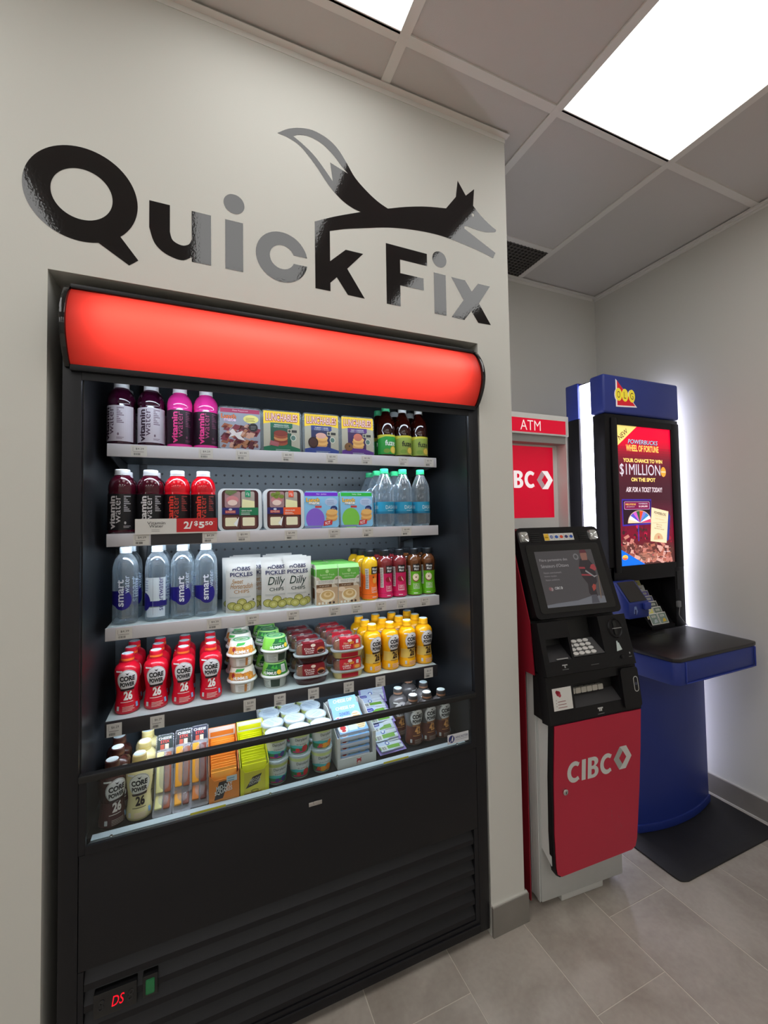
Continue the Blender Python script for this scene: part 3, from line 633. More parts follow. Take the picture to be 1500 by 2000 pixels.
def blue_kit(band, blob, txt):
    a = Art().rr(-.058, .058, .004, .114, .009, (130, 186, 222), 0).rect(-.056, .056, .100, .111, band, 1).text(txt, 0, .1055, .034, .005, (226, 220, 240), 3, .01)
    a.text('Lunch', -.029, .088, .046, .013, (30, 24, 36), 2, .07).text('Lunch', -.029, .088, .044, .012, (250, 196, 80), 4, .03).text('mate', -.025, .0785, .036, .010, (30, 24, 36), 2, .07).text('mate', -.025, .0785, .035, .009, WHITE, 4, .03)
    a.ell(.033, .082, .022, .013, (170, 190, 220), 2).lines(.018, .048, .075, .09, 3, (120, 130, 160), 3, .25).ell(.042, .061, .012, .009, (26, 44, 100), 3).lines(.034, .05, .057, .065, 2, (190, 200, 226), 4, .3)
    a.rect(-.022, .0, .064, .070, (190, 60, 60), 2).poly(ellp(-.022, .03, .031, .033, 26), blob, 2).rect(-.056, .0, .004, .010, (120, 128, 170), 3)
    crackers(a, .033, .03, 1.15); a.poly([(.004, .008), (.034, .012), (.036, .026), (.008, .024)], (196, 48, 50), 8).text('KIT', .02, .0175, .018, .009, WHITE, 9, .01, rot=.15)
    return a
tray_kit('lunch_kit', 'light blue lunch kit with purple banner on the second shelf', .120, .117, blue_kit((110, 40, 190), (128, 92, 196), 'Ham - Jambon'), (1.023, .140, Z2), 'blue lunch kits on the second shelf')
k = tray_kit('lunch_kit', 'light blue lunch kit with green banner beside the water bottles', .124, .117, blue_kit((40, 170, 60), (120, 190, 70), 'Turkey - Dinde'), (1.149, .140, Z2), 'blue lunch kits on the second shelf')
dup(k, (1.150, .176, Z2), label='light blue lunch kit standing behind the green bannered kit')

# water with green caps
das_prof = [(.026, 0), (.031, .004), (.0335, .012), (.0345, .02), (.0345, .03), (.0335, .036), (.0345, .042), (.0345, .118), (.0335, .122), (.0345, .127), (.034, .140), (.030, .156), (.0235, .172), (.0165, .187), (.0135, .193), (.0135, .197)]
mWATER = clear_gloss((232, 243, 250), .11, .8, .07, .42)
a = Art(lambda c: mat(c, rough=.3, spec=.5)).rect(-.056, .056, .048, .090, (40, 150, 190), 0).rect(-.056, .056, .048, .056, (30, 120, 160), 1).text('DASANI', .010, .071, .046, .013, (226, 240, 244), 3, -.003).poly([(-.056, .04), (-.02, .052), (.02, .044), (.056, .056), (.056, .048), (-.056, .048)], (60, 96, 130), 2).text('DASANI', -.052, .071, .02, .013, (226, 240, 244), 3, -.003).rect(.042, .054, .05, .086, (90, 180, 206), 2).lines(-.006, .026, .058, .062, 1, (190, 226, 236), 3, .4)
w1 = bottle('water_bottle', 'clear water bottle with green cap, left column, in the front row', 'bottle', das_prof, mWATER, (.0155, .197, .2115, mat((52, 200, 130), rough=.4)), [('label', a, .0004)], .0345, 'green capped water bottles on the second shelf', (1.262, .160, Z2), .1)
cols_rows(w1, (1.262, 1.336, 1.410), (.160, .234, .308), Z2, lambda i, j: 'clear water bottle with green cap, %s column, %s' % (['left', 'middle', 'right'][i], DEPTH[j]), rots=(.1, .12, .1), skip=((2, 1),))

# tall water bottles with blue disc
smt_prof = [(.027, 0), (.031, .003), (.0325, .010), (.0325, .150), (.0322, .158), (.0305, .172), (.026, .185), (.019, .195), (.0145, .200), (.0135, .204)]
def smart_art(front=True):
    a = Art(lambda c: mat(c, rough=.3, spec=.5))
    if front:
        a.ell(0, .070, .024, .028, (28, 22, 120), 1, 28).poly([(-.05, .062), (-.01, .05), (-.005, .096), (-.02, .096), (-.05, .094)], (28, 22, 120), 0)
        a.text('smart', -.004, .090, .076, .0165, (216, 222, 236), 3, .022, rot=pi/2).text('water', .012, .114, .05, .011, (190, 206, 226), 3, 0, rot=pi/2).rect(.036, .05, .075, .128, (190, 206, 220), 1).lines(.037, .049, .08, .126, 7, (80, 90, 140), 2, .4)
    else:
        a.rect(-.036, .026, .060, .128, (206, 220, 230), 0).poly(ellp(-.034, .058, .018, .026, 22), (28, 22, 120), 2).rect(-.03, .03, .045, .060, (28, 22, 120), 1).rect(-.03, .024, .014, .042, (196, 212, 226), 0)
        a.text('smartwater', .012, .080, .096, .0115, (30, 26, 120), 3, .0, rot=pi/2).rect(-.0095, -.0085, .02, .126, (150, 164, 180), 1).lines(-.034, -.022, .09, .124, 5, (140, 156, 190), 2, .4)
    return [('label', a, .0004)]
capw = mat((222, 236, 244), rough=.35)
s1 = bottle('water_bottle', 'tall clear water bottle with blue disc, left end of third shelf', 'bottle', smt_prof, mWATER, (.0155, .205, .2195, capw), smart_art(), .0325, 'tall water bottles on the third shelf', (.446, .182, Z3), -.12)
for k, (x, rz) in enumerate(((.596, .05), (.662, .1))): dup(s1, (x, .182, Z3), rz, 'tall clear water bottle with blue disc, %s column from left, front' % ORD[k+2])
s2b = bottle('water_bottle', 'tall clear water bottle turned to show its white back label', 'bottle', smt_prof, mWATER, (.0155, .205, .2195, capw), smart_art(False), .0325, 'tall water bottles on the third shelf', (.528, .182, Z3), 0)
for k, x in enumerate((.446, .528, .596, .662)): dup(s1, (x+.003, .252, Z3), .6+.2*k, 'tall clear water bottle in second row of third shelf, %s column' % ORD[k])

# pickle pouches
def pouch(label, art, loc, rz, group):
    t = thing('snack_pouch', label, 'pouch', loc, rz, group); wd, ht = .094, .166
    def th(x, z):
        u = max(0, 1-(2*x/wd)**2); v = z/ht
        return .0015+.021*u**.7*max(0, 1-v)**.55*(1 if v > .02 else .9)*(1-.25*max(0, v-.85)) if v < .86 else .0012+.005*u*max(0, 1-v)
    mp = mat((190, 189, 184), rough=.34, spec=.5, bump=.25, bscale=40)
    m = MB(); m.grid(lambda a, b: ((a-.5)*wd*(1-.02*sin(b*pi)), -th((a-.5)*wd, b*ht), b*ht), 14, 18, mp); m.grid(lambda a, b: ((.5-a)*wd*(1-.02*sin(b*pi)), th((a-.5)*wd, b*ht), b*ht), 14, 18, mp)
    bmesh.ops.remove_doubles(m.bm, verts=m.bm.verts, dist=.0004); m.build('pouch', t, ang=60)
    art.build('print', t, lambda u, v, z: (u, -th(u, v)-.0007-z, v), du=.006, dv=.008); return t
def pickle_art(lines2, c):
    nv = (36, 44, 84); a = Art().text('HOBBS', 0, .137, .054, .013, nv, 1, .018).text('PICKLES', 0, .119, .068, .013, nv, 1, .018).text('CORNICHONS', 0, .110, .04, .003, (150, 150, 150), 1, 0)
    for (t, x, z, w_, h_, sh, b) in lines2: a.text(t, x, z, w_, h_, c, 1, b, shear=sh)
    a.lines(-.036, .036, .046, .052, 2, (130, 140, 140), 1, .25, .15)
    for k, (x, z) in enumerate(((-.028, .022), (.0, .032), (.028, .022), (-.012, .018), (.016, .018))):
        a.ell(x, z, .015, .0125, (84, 88, 30), 1+2*k, 22).ell(x, z, .0135, .011, (164, 160, 84), 2+2*k, 22).ell(x, z, .006, .005, (186, 182, 116), 3+2*k, 12)
    a.ell(.036, .038, .0025, .003, (40, 40, 40), 2, 8)
    return a
PG = 'pickle pouches on the third shelf'
hr = pouch('silver pouch lettered in tan script, frontmost on the third shelf', pickle_art([('Sweet', -.012, .098, .034, .014, .35, .006), ('Horseradish', .0, .083, .068, .016, .35, .006), ('CHIPS', 0, .066, .046, .0105, (0), .008)], (160, 118, 70)), (.766, .178, Z3), 0, PG)
dl = pouch('silver pouch lettered in dark green script, rightmost beside green boxes', pickle_art([('Dilly', 0, .088, .056, .034, .3, .006), ('CHIPS', 0, .065, .046, .0105, 0, .008)], (26, 52, 46)), (.944, .172, Z3), 0, PG)
dup(dl, (.874, .176, Z3), .03, 'silver pouch with green script half hidden by the rightmost pouch')
dup(hr, (.822, .214, Z3), .0, 'silver pouch with tan script seen in the gap, second row')
for k, (p, x, y) in enumerate(((hr, .758, .226), (hr, .760, .268), (hr, .786, .314), (hr, .800, .356), (dl, .938, .214), (dl, .932, .256), (dl, .895, .300), (dl, .912, .345))):
    dup(p, (x, y, Z3), random.uniform(-.05, .05), 'silver pouch %s in the %s half of the third shelf pouches' % (['second from front', 'third from front', 'fourth from front', 'at the very back'][k % 4], 'left' if k < 4 else 'right'))

# green snack cartons
def carton(label, loc, group):
    t = thing('snack_box', label, 'box', loc, 0, group)
    mg = mat((112, 190, 84), rough=.4); mk = mat((224, 220, 208), rough=.45)
    MB().prism([(0, 0), (.088, 0), (.088, .134), (.012, .134), (0, .122)], 'x', -.038, .038, mk, r=.001, seg=1).build('carton', t)
    Art().rect(-.0375, .0375, .002, .121, (206, 196, 178), 0).poly([(-.0375, .121), (-.0375, .096), (-.03, .094), (-.022, .084), (.022, .084), (.03, .094), (.0375, .096), (.0375, .121)], (96, 172, 66), 2).ell(0, .113, .006, .006, (170, 214, 140), 3).text('Summer Fresh', 0, .102, .050, .006, (214, 230, 190), 3, -.005).text("SNACK'N GO", 0, .093, .034, .006, (214, 230, 190), 3, -.005) \
     .rect(-.0375, .0375, .070, .084, (226, 224, 216), 1).text('Hummus & Crackers', -.004, .080, .052, .004, (40, 40, 36), 2, .01).text('Houmous & Craquelins', -.004, .0745, .052, .004, (40, 40, 36), 2, .01).rect(-.0375, .016, .059, .069, (110, 80, 54), 1).text('to go pack', -.010, .064, .034, .005, (226, 216, 200), 2, 0) \
     .poly([(.0375, .091), (.029, .087), (.0235, .078), (.026, .068), (.0375, .058)], (150, 136, 116), 1).rect(-.0375, .0375, .002, .059, (188, 150, 106), 0).ell(0, .030, .027, .021, (232, 220, 194), 2, 26).ell(0, .033, .022, .015, (204, 170, 112), 3, 26).ell(.001, .035, .014, .009, (226, 200, 150), 4).ell(.002, .037, .008, .005, (200, 164, 106), 5).ell(-.026, .05, .012, .008, (226, 206, 180), 2) \
     .ell(-.028, .007, .004, .004, (226, 220, 206), 3).ell(-.016, .007, .004, .004, (226, 220, 206), 3).ell(-.004, .007, .004, .004, (226, 220, 206), 3).ell(.009, .007, .004, .004, (60, 44, 34), 3).ell(.022, .007, .004, .004, (60, 44, 34), 3).build('front_print', t, flat(0))
    b = MB(); b.faces([(-.0378, -.0004, .1222), (.0378, -.0004, .1222), (.0378, .0117, .1345), (-.0378, .0117, .1345), (-.0378, .0878, .1345), (.0378, .0878, .1345)], [(0, 1, 2, 3), (3, 2, 5, 4)], mg); b.build('lid', t, smooth=False, recalc=False)
    Art().rect(-.085, -.004, .096, .12, (96, 172, 66), 0).rect(-.085, -.004, .06, .09, (196, 186, 166), 0).rect(-.05, -.02, .02, .055, (120, 76, 50), 0).build('side_print', t, lambda u, v, z: (-.0384-z, -u, v))
    return t
c1 = carton('green and brown hummus snack box, left of the two in front', (1.040, .146, Z3), 'snack boxes on the third shelf')
dup(c1, (1.117, .144, Z3), label='green and brown hummus snack box, right one beside orange juice')
dup(c1, (1.028, .238, Z3), label='green and brown hummus snack box behind the left box'); dup(c1, (1.110, .236, Z3), label='green and brown hummus snack box behind the right box')

# juice
mm_prof = [(.026, 0), (.0285, .003), (.029, .010), (.029, .018), (.0278, .022), (.0262, .045), (.0252, .06), (.0258, .078), (.0272, .096), (.0288, .115), (.029, .126), (.027, .138), (.0215, .147), (.0175, .151), (.0165, .155)]
def mm_art(col, lab, fruit, txt):
    a = Art().rect(-.060, .060, .005, .090, col, 0).rect(-.060, .060, .0195, .0205, tuple(int(q_*.6) for q_ in col), 1).rect(-.006, .022, .092, .118, (20, 18, 20), 1).text('Minute', .008, .110, .022, .009, (226, 226, 226), 3, .02).text('Maid', .008, .099, .018, .009, (226, 226, 226), 3, .02)
    fruit(a); a.rect(-.005, .020, .0265, .0275, WHITE, 2).rect(-.005, -.004, .0265, .047, WHITE, 2).rect(.019, .020, .0265, .047, WHITE, 2)
    for k, t in enumerate(txt): a.text(t, .0075, .043-.0065*k, .018, .0052, (236, 226, 220), 3, .0)
    a.lines(-.004, .016, .010, .015, 1, (236, 220, 214), 3, .5).rect(-.030, -.016, .04, .112, (206, 206, 206), 2).lines(-.029, -.018, .045, .11, 11, (110, 110, 110), 3, .4)
    return [('label', a, .0005)]
def fr_or(a): a.ell(.010, .068, .0115, .0115, (250, 150, 40), 2).ell(.010, .068, .009, .009, (246, 176, 84), 3).poly([(-.002, .08), (.005, .077), (.003, .085)], (40, 90, 40), 4)
def fr_cr(a): a.ell(.004, .068, .012, .010, (150, 16, 44), 2).poly([(.006, .078), (.016, .064), (.017, .058), (.009, .066)], (240, 206, 190), 3)
def fr_ap(a): a.ell(.006, .066, .0145, .014, (120, 44, 40), 2).ell(.006, .069, .0135, .0135, (236, 224, 196), 3).ell(.006, .069, .003, .003, (120, 70, 44), 4).poly([(.004, .085), (.008, .085), (.006, .078)], (90, 150, 40), 4)
capk = mat((22, 26, 30), rough=.35)
JG = 'juice bottles on the third shelf'
def juice(label, liq, col, fruit, txt, x, rz): return bottle('juice_bottle', label, 'bottle', mm_prof, liquid(liq), (.0185, .157, .1745, capk), mm_art(col, None, fruit, txt), .029, JG, (x, .176, Z3), rz, dv=.008)
ju = juice('orange juice bottle with black cap, in the front row', (226, 178, 30), (240, 110, 24), fr_or, ('100%', 'pur', 'ORANGE'), 1.205, .1)
dup(ju, (1.200, .240, Z3), .0, 'orange juice bottle with black cap, second from the front'); dup(ju, (1.196, .304, Z3), .1, 'orange juice bottle with black cap, third from the front')
cr = juice('pink berry juice bottle, left of the two, in front', (112, 34, 38), (206, 24, 92), fr_cr, ('CRANBERRY', 'APPLE', 'cocktail'), 1.265, -.02)
dup(cr, (1.322, .176, Z3), -.35, 'pink berry juice bottle, right of the two, in front')
dup(cr, (1.265, .240, Z3), .6, 'pink berry juice bottle, left of the two, second row'); dup(cr, (1.322, .240, Z3), .5, 'pink berry juice bottle, right of the two, second row')
ap = juice('green apple juice bottle, left of the two, in front', (92, 52, 24), (100, 176, 26), fr_ap, ('100%', 'APPLE', 'pomme'), 1.385, -.4)
dup(ap, (1.443, .176, Z3), -.55, 'green apple juice bottle at the right end, in front')
dup(ap, (1.385, .240, Z3), .6, 'green apple juice bottle, left of the two, second row'); dup(ap, (1.443, .240, Z3), .5, 'green apple juice bottle, right of the two, second row')

# protein shakes
cp_prof = [(.028, 0), (.0312, .003), (.0325, .010), (.0318, .022), (.0308, .0275), (.0302, .030), (.0280, .046), (.0274, .057), (.0286, .070), (.0308, .085), (.0325, .102), (.0331, .116), (.0324, .125), (.0285, .1335), (.0215, .1395), (.0165, .142), (.016, .146)]
def cp_art(num, numc, badge=(226, 224, 224), dark=(26, 24, 28), low=None, ribbon=(40, 20, 24), mid=None):
    a = Art()
    if low: a.rect(-.05, .05, .006, .066, low, 0)
    if mid: a.rect(-.05, .05, .034, .066, mid, 0)
    a.ell(0, .0955, .0262, .0305, badge, .5, 30).ell(0, .0955, .0252, .0295, dark, 1, 30).ell(0, .0955, .0244, .0287, badge, 2, 30).text('CORE', 0, .1015, .037, .0150, dark, 4, .05).text('POWER', 0, .0845, .037, .0125, dark, 4, .05).poly([(-.005, .119), (-.0015, .112), (.0015, .112), (.005, .119), (.002, .116), (-.002, .116)], dark, 4)
    a.poly([(-.02, .072), (.02, .074), (.018, .067), (-.018, .066)], ribbon, 5).text(num, .002, .0525, .024, .0255, numc, 3, .045).lines(-.018, .018, .034, .037, 1, numc, 3, .5)
    a.lines(-.012, .018, .010, .025, 4, (226, 196, 190) if not low else (170, 160, 150), 3, .35).rr(-.028, -.021, .012, .024, .001, (200, 200, 200), 2).rr(.022, .029, .016, .029, .001, (130, 170, 214), 2)
    a.rr(-.03, -.012, .1205, .1245, .001, (230, 230, 228), 2)
    return [('label', a, .0006)]
def cp_extra(capc, bandc):
    def f(t):
        MB().lathe([(.0150, .1658), (.0145, .1664)], mat((222, 236, 240), rough=.3), n=22).build('cap_disc', t)
        MB().lathe([(.0172, .1475), (.0172, .1535)], mat(bandc, rough=.4), n=24, capb=False, capt=False).build('cap_band', t)
    return f
def shake(label, body, capc, bandc, art, group, loc, rz=0): return bottle('protein_shake', label, 'bottle', cp_prof, mat(body, rough=.22, spec=.55), (.0168, .1465, .1655, mat(capc, rough=.35)), art, .0315, group, loc, rz, dv=.007, extra=cp_extra(capc, bandc))
RG = 'red protein shakes on the fourth shelf'
rs = shake('red protein shake, leftmost column, in the front row', (206, 20, 44), (206, 24, 46), (226, 110, 40), cp_art('26', (236, 226, 222), low=None), RG, (.450, .197, Z4), .12)
cols_rows(rs, (.450, .524, .598, .676), (.197, .267, .337), Z4, lambda i, j: 'red protein shake, %s column from left, %s' % (ORD[i], DEPTH[j]), rots=(.12, .1, .06, .0))
YG = 'yellow protein shakes on the fourth shelf'
yw = shake('yellow protein shake, leftmost column, in the front row', (240, 172, 12), (244, 176, 20), (250, 190, 40), cp_art('26', (46, 20, 14), mid=(214, 180, 90), ribbon=(60, 40, 20)), YG, (1.214, .185, Z4), .28)
cols_rows(yw, (1.214, 1.284, 1.354, 1.424), (.185, .255, .325), Z4, lambda i, j: 'yellow protein shake, %s column from left, %s' % (ORD[i], DEPTH[j]), rots=(.28, .25, .2, .12))
BG = 'protein shakes in the bottom bin'
bs = shake('chocolate brown protein shake at the left front of the bottom bin', (62, 30, 26), (70, 38, 32), (96, 60, 44), cp_art('26', (226, 216, 212), low=(72, 30, 30), ribbon=(50, 22, 24)), BG, (.428, .103, Z5), .5)
dup(bs, (.430, .172, Z5), .5, 'chocolate brown protein shake second from front at bin left'); dup(bs, (.424, .241, Z5), .3, 'chocolate brown protein shake third from front at bin left')
vs = shake('cream vanilla protein shake in front, beside brown shake in bin', (226, 212, 156), (232, 216, 150), (226, 206, 130), cp_art('26', (40, 24, 20), ribbon=(60, 40, 34), badge=(226, 224, 216)), BG, (.492, .107, Z5), .1)
dup(vs, (.497, .178, Z5), .3, 'cream vanilla protein shake second from front in the bin'); dup(vs, (.498, .248, Z5), .2, 'cream vanilla protein shake third from front in the bin')
gs = shake('grey and brown protein shake numbered 42, left front of three', (96, 92, 92), (70, 66, 66), (150, 110, 86), cp_art('42', (226, 160, 90), low=(92, 48, 34), ribbon=(150, 100, 60)), BG, (1.345, .125, Z5), .05)
dup(gs, (1.402, .127, Z5), .1, 'grey and brown protein shake numbered 42, middle of three in front'); dup(gs, (1.460, .124, Z5), .1, 'grey and brown protein shake numbered 42, right end of bin')
dup(gs, (1.322, .205, Z5), .0, 'grey and brown protein shake behind the left front 42 bottle'); dup(gs, (1.435, .215, Z5), .2, 'grey and brown protein shake behind the middle 42 bottle'); dup(gs, (1.405, .285, Z5), .9, 'grey and brown protein shake farthest back in the bin')

# hummus cups: clear base, white flange, printed conical lid
hb_prof = [(.0335, 0), (.0345, .002), (.0385, .033), (.046, .0345), (.047, .037), (.046, .0405), (.0425, .042), (.0345, .0785), (.033, .0805)]
def hum_cup(label, base, top, art, group, loc, rz, lid_art):
    t = thing('hummus_cup', label, 'food cup', loc, rz, group)
    MB().lathe(hb_prof[:3], mat(base, rough=.25), n=30).build('base_cup', t)
    MB().lathe([(.0385, .033), (.046, .0345), (.047, .037), (.046, .0405), (.0425, .042)], mat((222, 226, 222), rough=.3), n=34).build('flange', t, ang=60)
    MB().lathe([(.0425, .0415), (.0345, .0785), (.033, .0805)], mat(top, rough=.35), n=32).build('lid', t)
    art.build('print', t, wrap(hb_prof, .039, .0005), du=.005, dv=.008)
    lid_art.build('top_print', t, lambda u, v, z: (u, v, .0807+z)); return t
def lid_art(c, ring): return Art().ell(0, 0, .030, .030, c, 0, 28).poly(ellp(0, 0, .026, .026, 28), ring, 1, [ellp(0, 0, .021, .021, 28)]).ell(-.004, .004, .012, .009, (150, 200, 130), 1).poly([(-.012, -.012), (.010, -.010), (.014, -.003), (-.004, -.004)], ring, 2)
random.seed(11)
ao = Art().rect(-.06, .06, .044, .060, (206, 140, 60), 0)
for k in range(14): x = -.05+.0075*k; ao.ell(x, .060+random.uniform(-.003, .002), .007, .006, (206, 140, 60), 1, 10)
for k in range(10): ao.ell(random.uniform(-.045, .045), random.uniform(.046, .062), .004, .0045, random.choice([(232, 176, 90), (226, 150, 40), (190, 110, 50)]), 2, 12)
ao.text('HUMMUS', -.012, .050, .042, .0095, WHITE, 4, .03).ell(-.036, .058, .006, .007, (150, 40, 40), 3).rr(.030, .050, .05, .074, .001, (226, 226, 222), 3).lines(.032, .048, .053, .071, 6, (140, 140, 140), 4, .3)
ao.poly([(-.03, .068), (-.004, .071), (.002, .078), (-.026, .0775)], (70, 170, 80), 3).lines(-.02, .015, .008, .026, 4, (150, 140, 130), 1, .3).rect(-.03, .022, .005, .029, (226, 222, 216), 0).rect(.0, .008, .005, .029, (190, 120, 50), 1)
ho = hum_cup('orange and white hummus cup, top of the front stack, fourth shelf', (196, 186, 170), (228, 222, 208), ao, 'hummus cups on the fourth shelf', (.768, .208, Z4+.0825), .25, lid_art((206, 220, 196), (60, 160, 90)))
dup(ho, (.770, .210, Z4), .1, 'orange and white hummus cup, bottom of the front stack, fourth shelf')
for j, y in enumerate((.304, .3985)):
    for k in range(2): dup(ho, (.771, y, Z4+.0825*k), random.uniform(-.6, .6), 'orange and white hummus cup, %s of the %s stack' % (['bottom', 'top'][k], ['second', 'rearmost'][j]))
ag = Art().rect(-.06, .06, .044, .0775, (44, 130, 54), 0).rect(-.06, -.012, .044, .0775, (124, 196, 70), 1)
ag.poly([(-.012, .044), (-.02, .06), (-.008, .0775), (.03, .0775), (.02, .06), (.034, .044)], (28, 100, 50), 2).poly([(.0, .066), (.008, .076), (.012, .066), (.02, .075), (.022, .062)], (70, 170, 60), 3)
ag.text('HUMMUS', -.004, .051, .044, .0095, WHITE, 5, .03).text('Jalapeno', -.006, .0605, .03, .005, (190, 220, 180), 5, 0).ell(.026, .053, .007, .007, (236, 196, 50), 5).rr(.034, .050, .05, .074, .001, (220, 224, 220), 5).lines(.035, .049, .053, .071, 6, (120, 130, 120), 6, .3)
ag.rect(-.04, -.002, .005, .029, (190, 194, 186), 0).rect(-.001, .03, .005, .029, (46, 60, 46), 0).lines(-.036, -.006, .008, .026, 4, (110, 116, 110), 1, .3)
hg = hum_cup('green hummus cup, top of the front stack beside orange cups', (176, 180, 172), (150, 206, 110), ag, 'hummus cups on the fourth shelf', (.874, .206, Z4+.0825), .15, lid_art((150, 214, 150), (20, 110, 66)))
dup(hg, (.874, .207, Z4), -.5, 'green hummus cup, bottom of the front stack beside orange cups')
for j, y in enumerate((.302, .3975)):
    for k in range(2): dup(hg, (.866, y, Z4+.0825*k), random.uniform(-.9, -.3), 'green hummus cup, %s of the %s green stack' % (['bottom', 'top'][k], ['second', 'rearmost'][j]))

# oval snack pots: tray, flange and clear dome with a card inside
def oval_pot(label, base, card, art, group, loc):
    t = thing('snack_pot', label, 'food pot', loc, 0, group); SX, SY = .0575, .0345
    MB().lathe([(.84, 0), (.86, .001), (.95, .021)], mat(base, rough=.22), n=36, sx=SX, sy=SY, pw=2.6).build('base_tray', t)
    MB().lathe([(.95, .021), (1.02, .022), (1.035, .0245), (1.02, .0275), (.96, .028)], clear((226, 236, 240), .5, .12, .5, .9), n=40, sx=SX, sy=SY, pw=2.6).build('flange', t, ang=60)
    MB().lathe([(.955, .0278), (.93, .055), (.90, .062), (.80, .067)], mDOME, n=40, sx=SX, sy=SY, pw=2.6).build('dome', t, ang=60)
    MB().lathe([(.90, .028), (.88, .045), (.74, .058)], mat(card, rough=.6, noise=.3, nscale=90), n=28, sx=SX*.96, sy=SY*.9, pw=2.6).build('filling', t)
    def fn(u, v, z):
        if v > .066: return (u, (v-.066)*1.0-SY*.8, .0674+z)
        s = .97-.05*max(0, v-.03)/.03 if v > .0275 else .9+.08*v/.022
        q = max(0, 1-abs(u/(SX*s))**2.6)**(1/2.6); return (u, -SY*s*q-.0008-z, v)
    art.build('card_label', t, fn, du=.005, dv=.0055); return t
def pot_art(red, txt, pic):
    a = Art().rr(-.036, .040, .031, .0655, .004, red, 0).rect(-.034, .036, .066, .095, red, 0).ell(.0, .0595, .008, .005, (226, 206, 190), 2).rect(-.008, .008, .074, .078, (230, 220, 216), 2).rect(-.026, .026, .086, .090, (226, 196, 190), 2)
    for k, t in enumerate(txt): a.text(t, -.012, .050-.0065*k, .034-.004*k, .0055, (236, 226, 220), 3, .012)
    pic(a); return a
def p_choc(a): a.ell(.026, .043, .013, .009, (196, 110, 60), 2).ell(.026, .039, .012, .006, (50, 20, 16), 3).ell(.026, .036, .012, .004, (226, 220, 216), 2)
dc = oval_pot('dark red labelled snack pot, top of front stack on fourth shelf', (54, 16, 14), (136, 84, 52), pot_art((122, 22, 32), ('Dark', 'Chocolate', '& Pretzels'), p_choc), 'chocolate snack pots', (.990, .182, Z4+.069))
for j, y in enumerate((.182, .256, .330, .402)):
    for k in range(2):
        if j == 0 and k == 1: continue
        dup(dc, (.990-.003*j, y, Z4+.069*k), random.uniform(-.03, .03), 'dark red labelled snack pot, %s of the %s stack' % (['bottom', 'top'][k], ['front', 'second', 'third', 'rearmost'][j]))
def p_go(a):
    a.text('Hum', -.014, .052, .018, .008, (226, 196, 150), 4, .0, shear=.3).text('GO!', .006, .052, .016, .008, (236, 176, 40), 4, .03).rect(.022, .032, .048, .06, (214, 210, 206), 2).rect(.012, .040, .031, .046, (206, 90, 50), 1).ell(.026, .038, .010, .006, (226, 160, 70), 2)
    a.rect(-.03, .03, .004, .019, (170, 24, 40), 0)
ah = oval_pot('bright red labelled hummus snack pot, top of front stack', (196, 178, 120), (150, 90, 60), pot_art((190, 30, 46), ('', 'HUMMUS', '& Pretzels'), p_go), 'hummus snack pots', (1.118, .180, Z4+.069))
for j, y in enumerate((.180, .254, .328, .400)):
    for k in range(2):
        if j == 0 and k == 1: continue
        dup(ah, (1.118-.004*j, y, Z4+.069*k), random.uniform(-.03, .03), 'bright red labelled hummus snack pot, %s of the %s stack' % (['bottom', 'top'][k], ['front', 'second', 'third', 'rearmost'][j]))

# yogurt cups
yo_prof = [(.0265, 0), (.0275, .002), (.0335, .064), (.0335, .066)]
def yo_cup(label, art, loc, rz, side=(222, 224, 220)):
    t = thing('yogurt_cup', label, 'yogurt cup', loc, rz, 'yogurt cups in the bottom bin')
    MB().lathe(yo_prof, mat(side, rough=.35), n=30).build('cup', t)
    MB().lathe([(.0338, .0655), (.0358, .0665), (.0358, .0705), (.0340, .072), (.0325, .0712), (.031, .070)], clear((226, 240, 246), .45, .1, .5, .8), n=32).build('lid_rim', t, ang=60)
    Art().ell(0, 0, .0335, .0335, (206, 222, 232), 0, 28).text('Dairyland', 0, .008, .034, .007, (120, 150, 190), 2, 0).lines(-.022, .022, -.018, .0, 3, (140, 170, 200), 2, .3).build('lid', t, lambda u, v, z: (u, v, .0706+z))
    art.build('print', t, wrap(yo_prof, .031, .0005), du=.005, dv=.009); return t
def yo_art(top, fruit, word):
    a = Art().rect(-.052, .052, .003, .022, (44, 130, 80), 0).poly([(-.052, .022), (-.02, .03), (.02, .024), (.052, .034), (.052, .02), (-.052, .02)], (80, 190, 190), 1).rect(-.052, .052, .054, .063, top, 1).text('Dairyland', 0, .046, .036, .0105, (50, 60, 60), 3, .005)
    a.text(word, .0, .033, .03, .004, (90, 90, 90), 3, 0).rect(-.03, .012, .006, .011, (190, 60, 120), 2); fruit(a); return a
def f_str(a): a.ell(.012, .018, .010, .011, (206, 30, 40), 4).ell(-.012, .015, .007, .006, (226, 60, 60), 4).poly([(.008, .029), (.016, .029), (.012, .025)], (60, 140, 60), 5)
def f_pea(a): a.ell(.014, .016, .011, .0105, (236, 130, 30), 4).ell(-.004, .013, .012, .008, (246, 170, 50), 4).ell(-.018, .014, .007, .006, (226, 90, 50), 4)
def f_ber(a): a.ell(.012, .016, .008, .008, (60, 60, 130), 4).ell(-.008, .014, .007, .006, (90, 60, 140), 4)
ya = yo_cup('yogurt cup with printed green band, bottom left of the front stacks', yo_art((190, 200, 120), f_ber, 'framboise'), (.862, .106, Z5), .15)
yb = yo_cup('strawberry yogurt cup, bottom of the middle front stack in the bin', yo_art((214, 226, 150), f_str, 'fraise'), (.933, .108, Z5), .1)
yc = yo_cup('peach yogurt cup, bottom of the right front stack beside carton', yo_art((214, 226, 150), f_pea, 'peche'), (1.004, .109, Z5), .05)
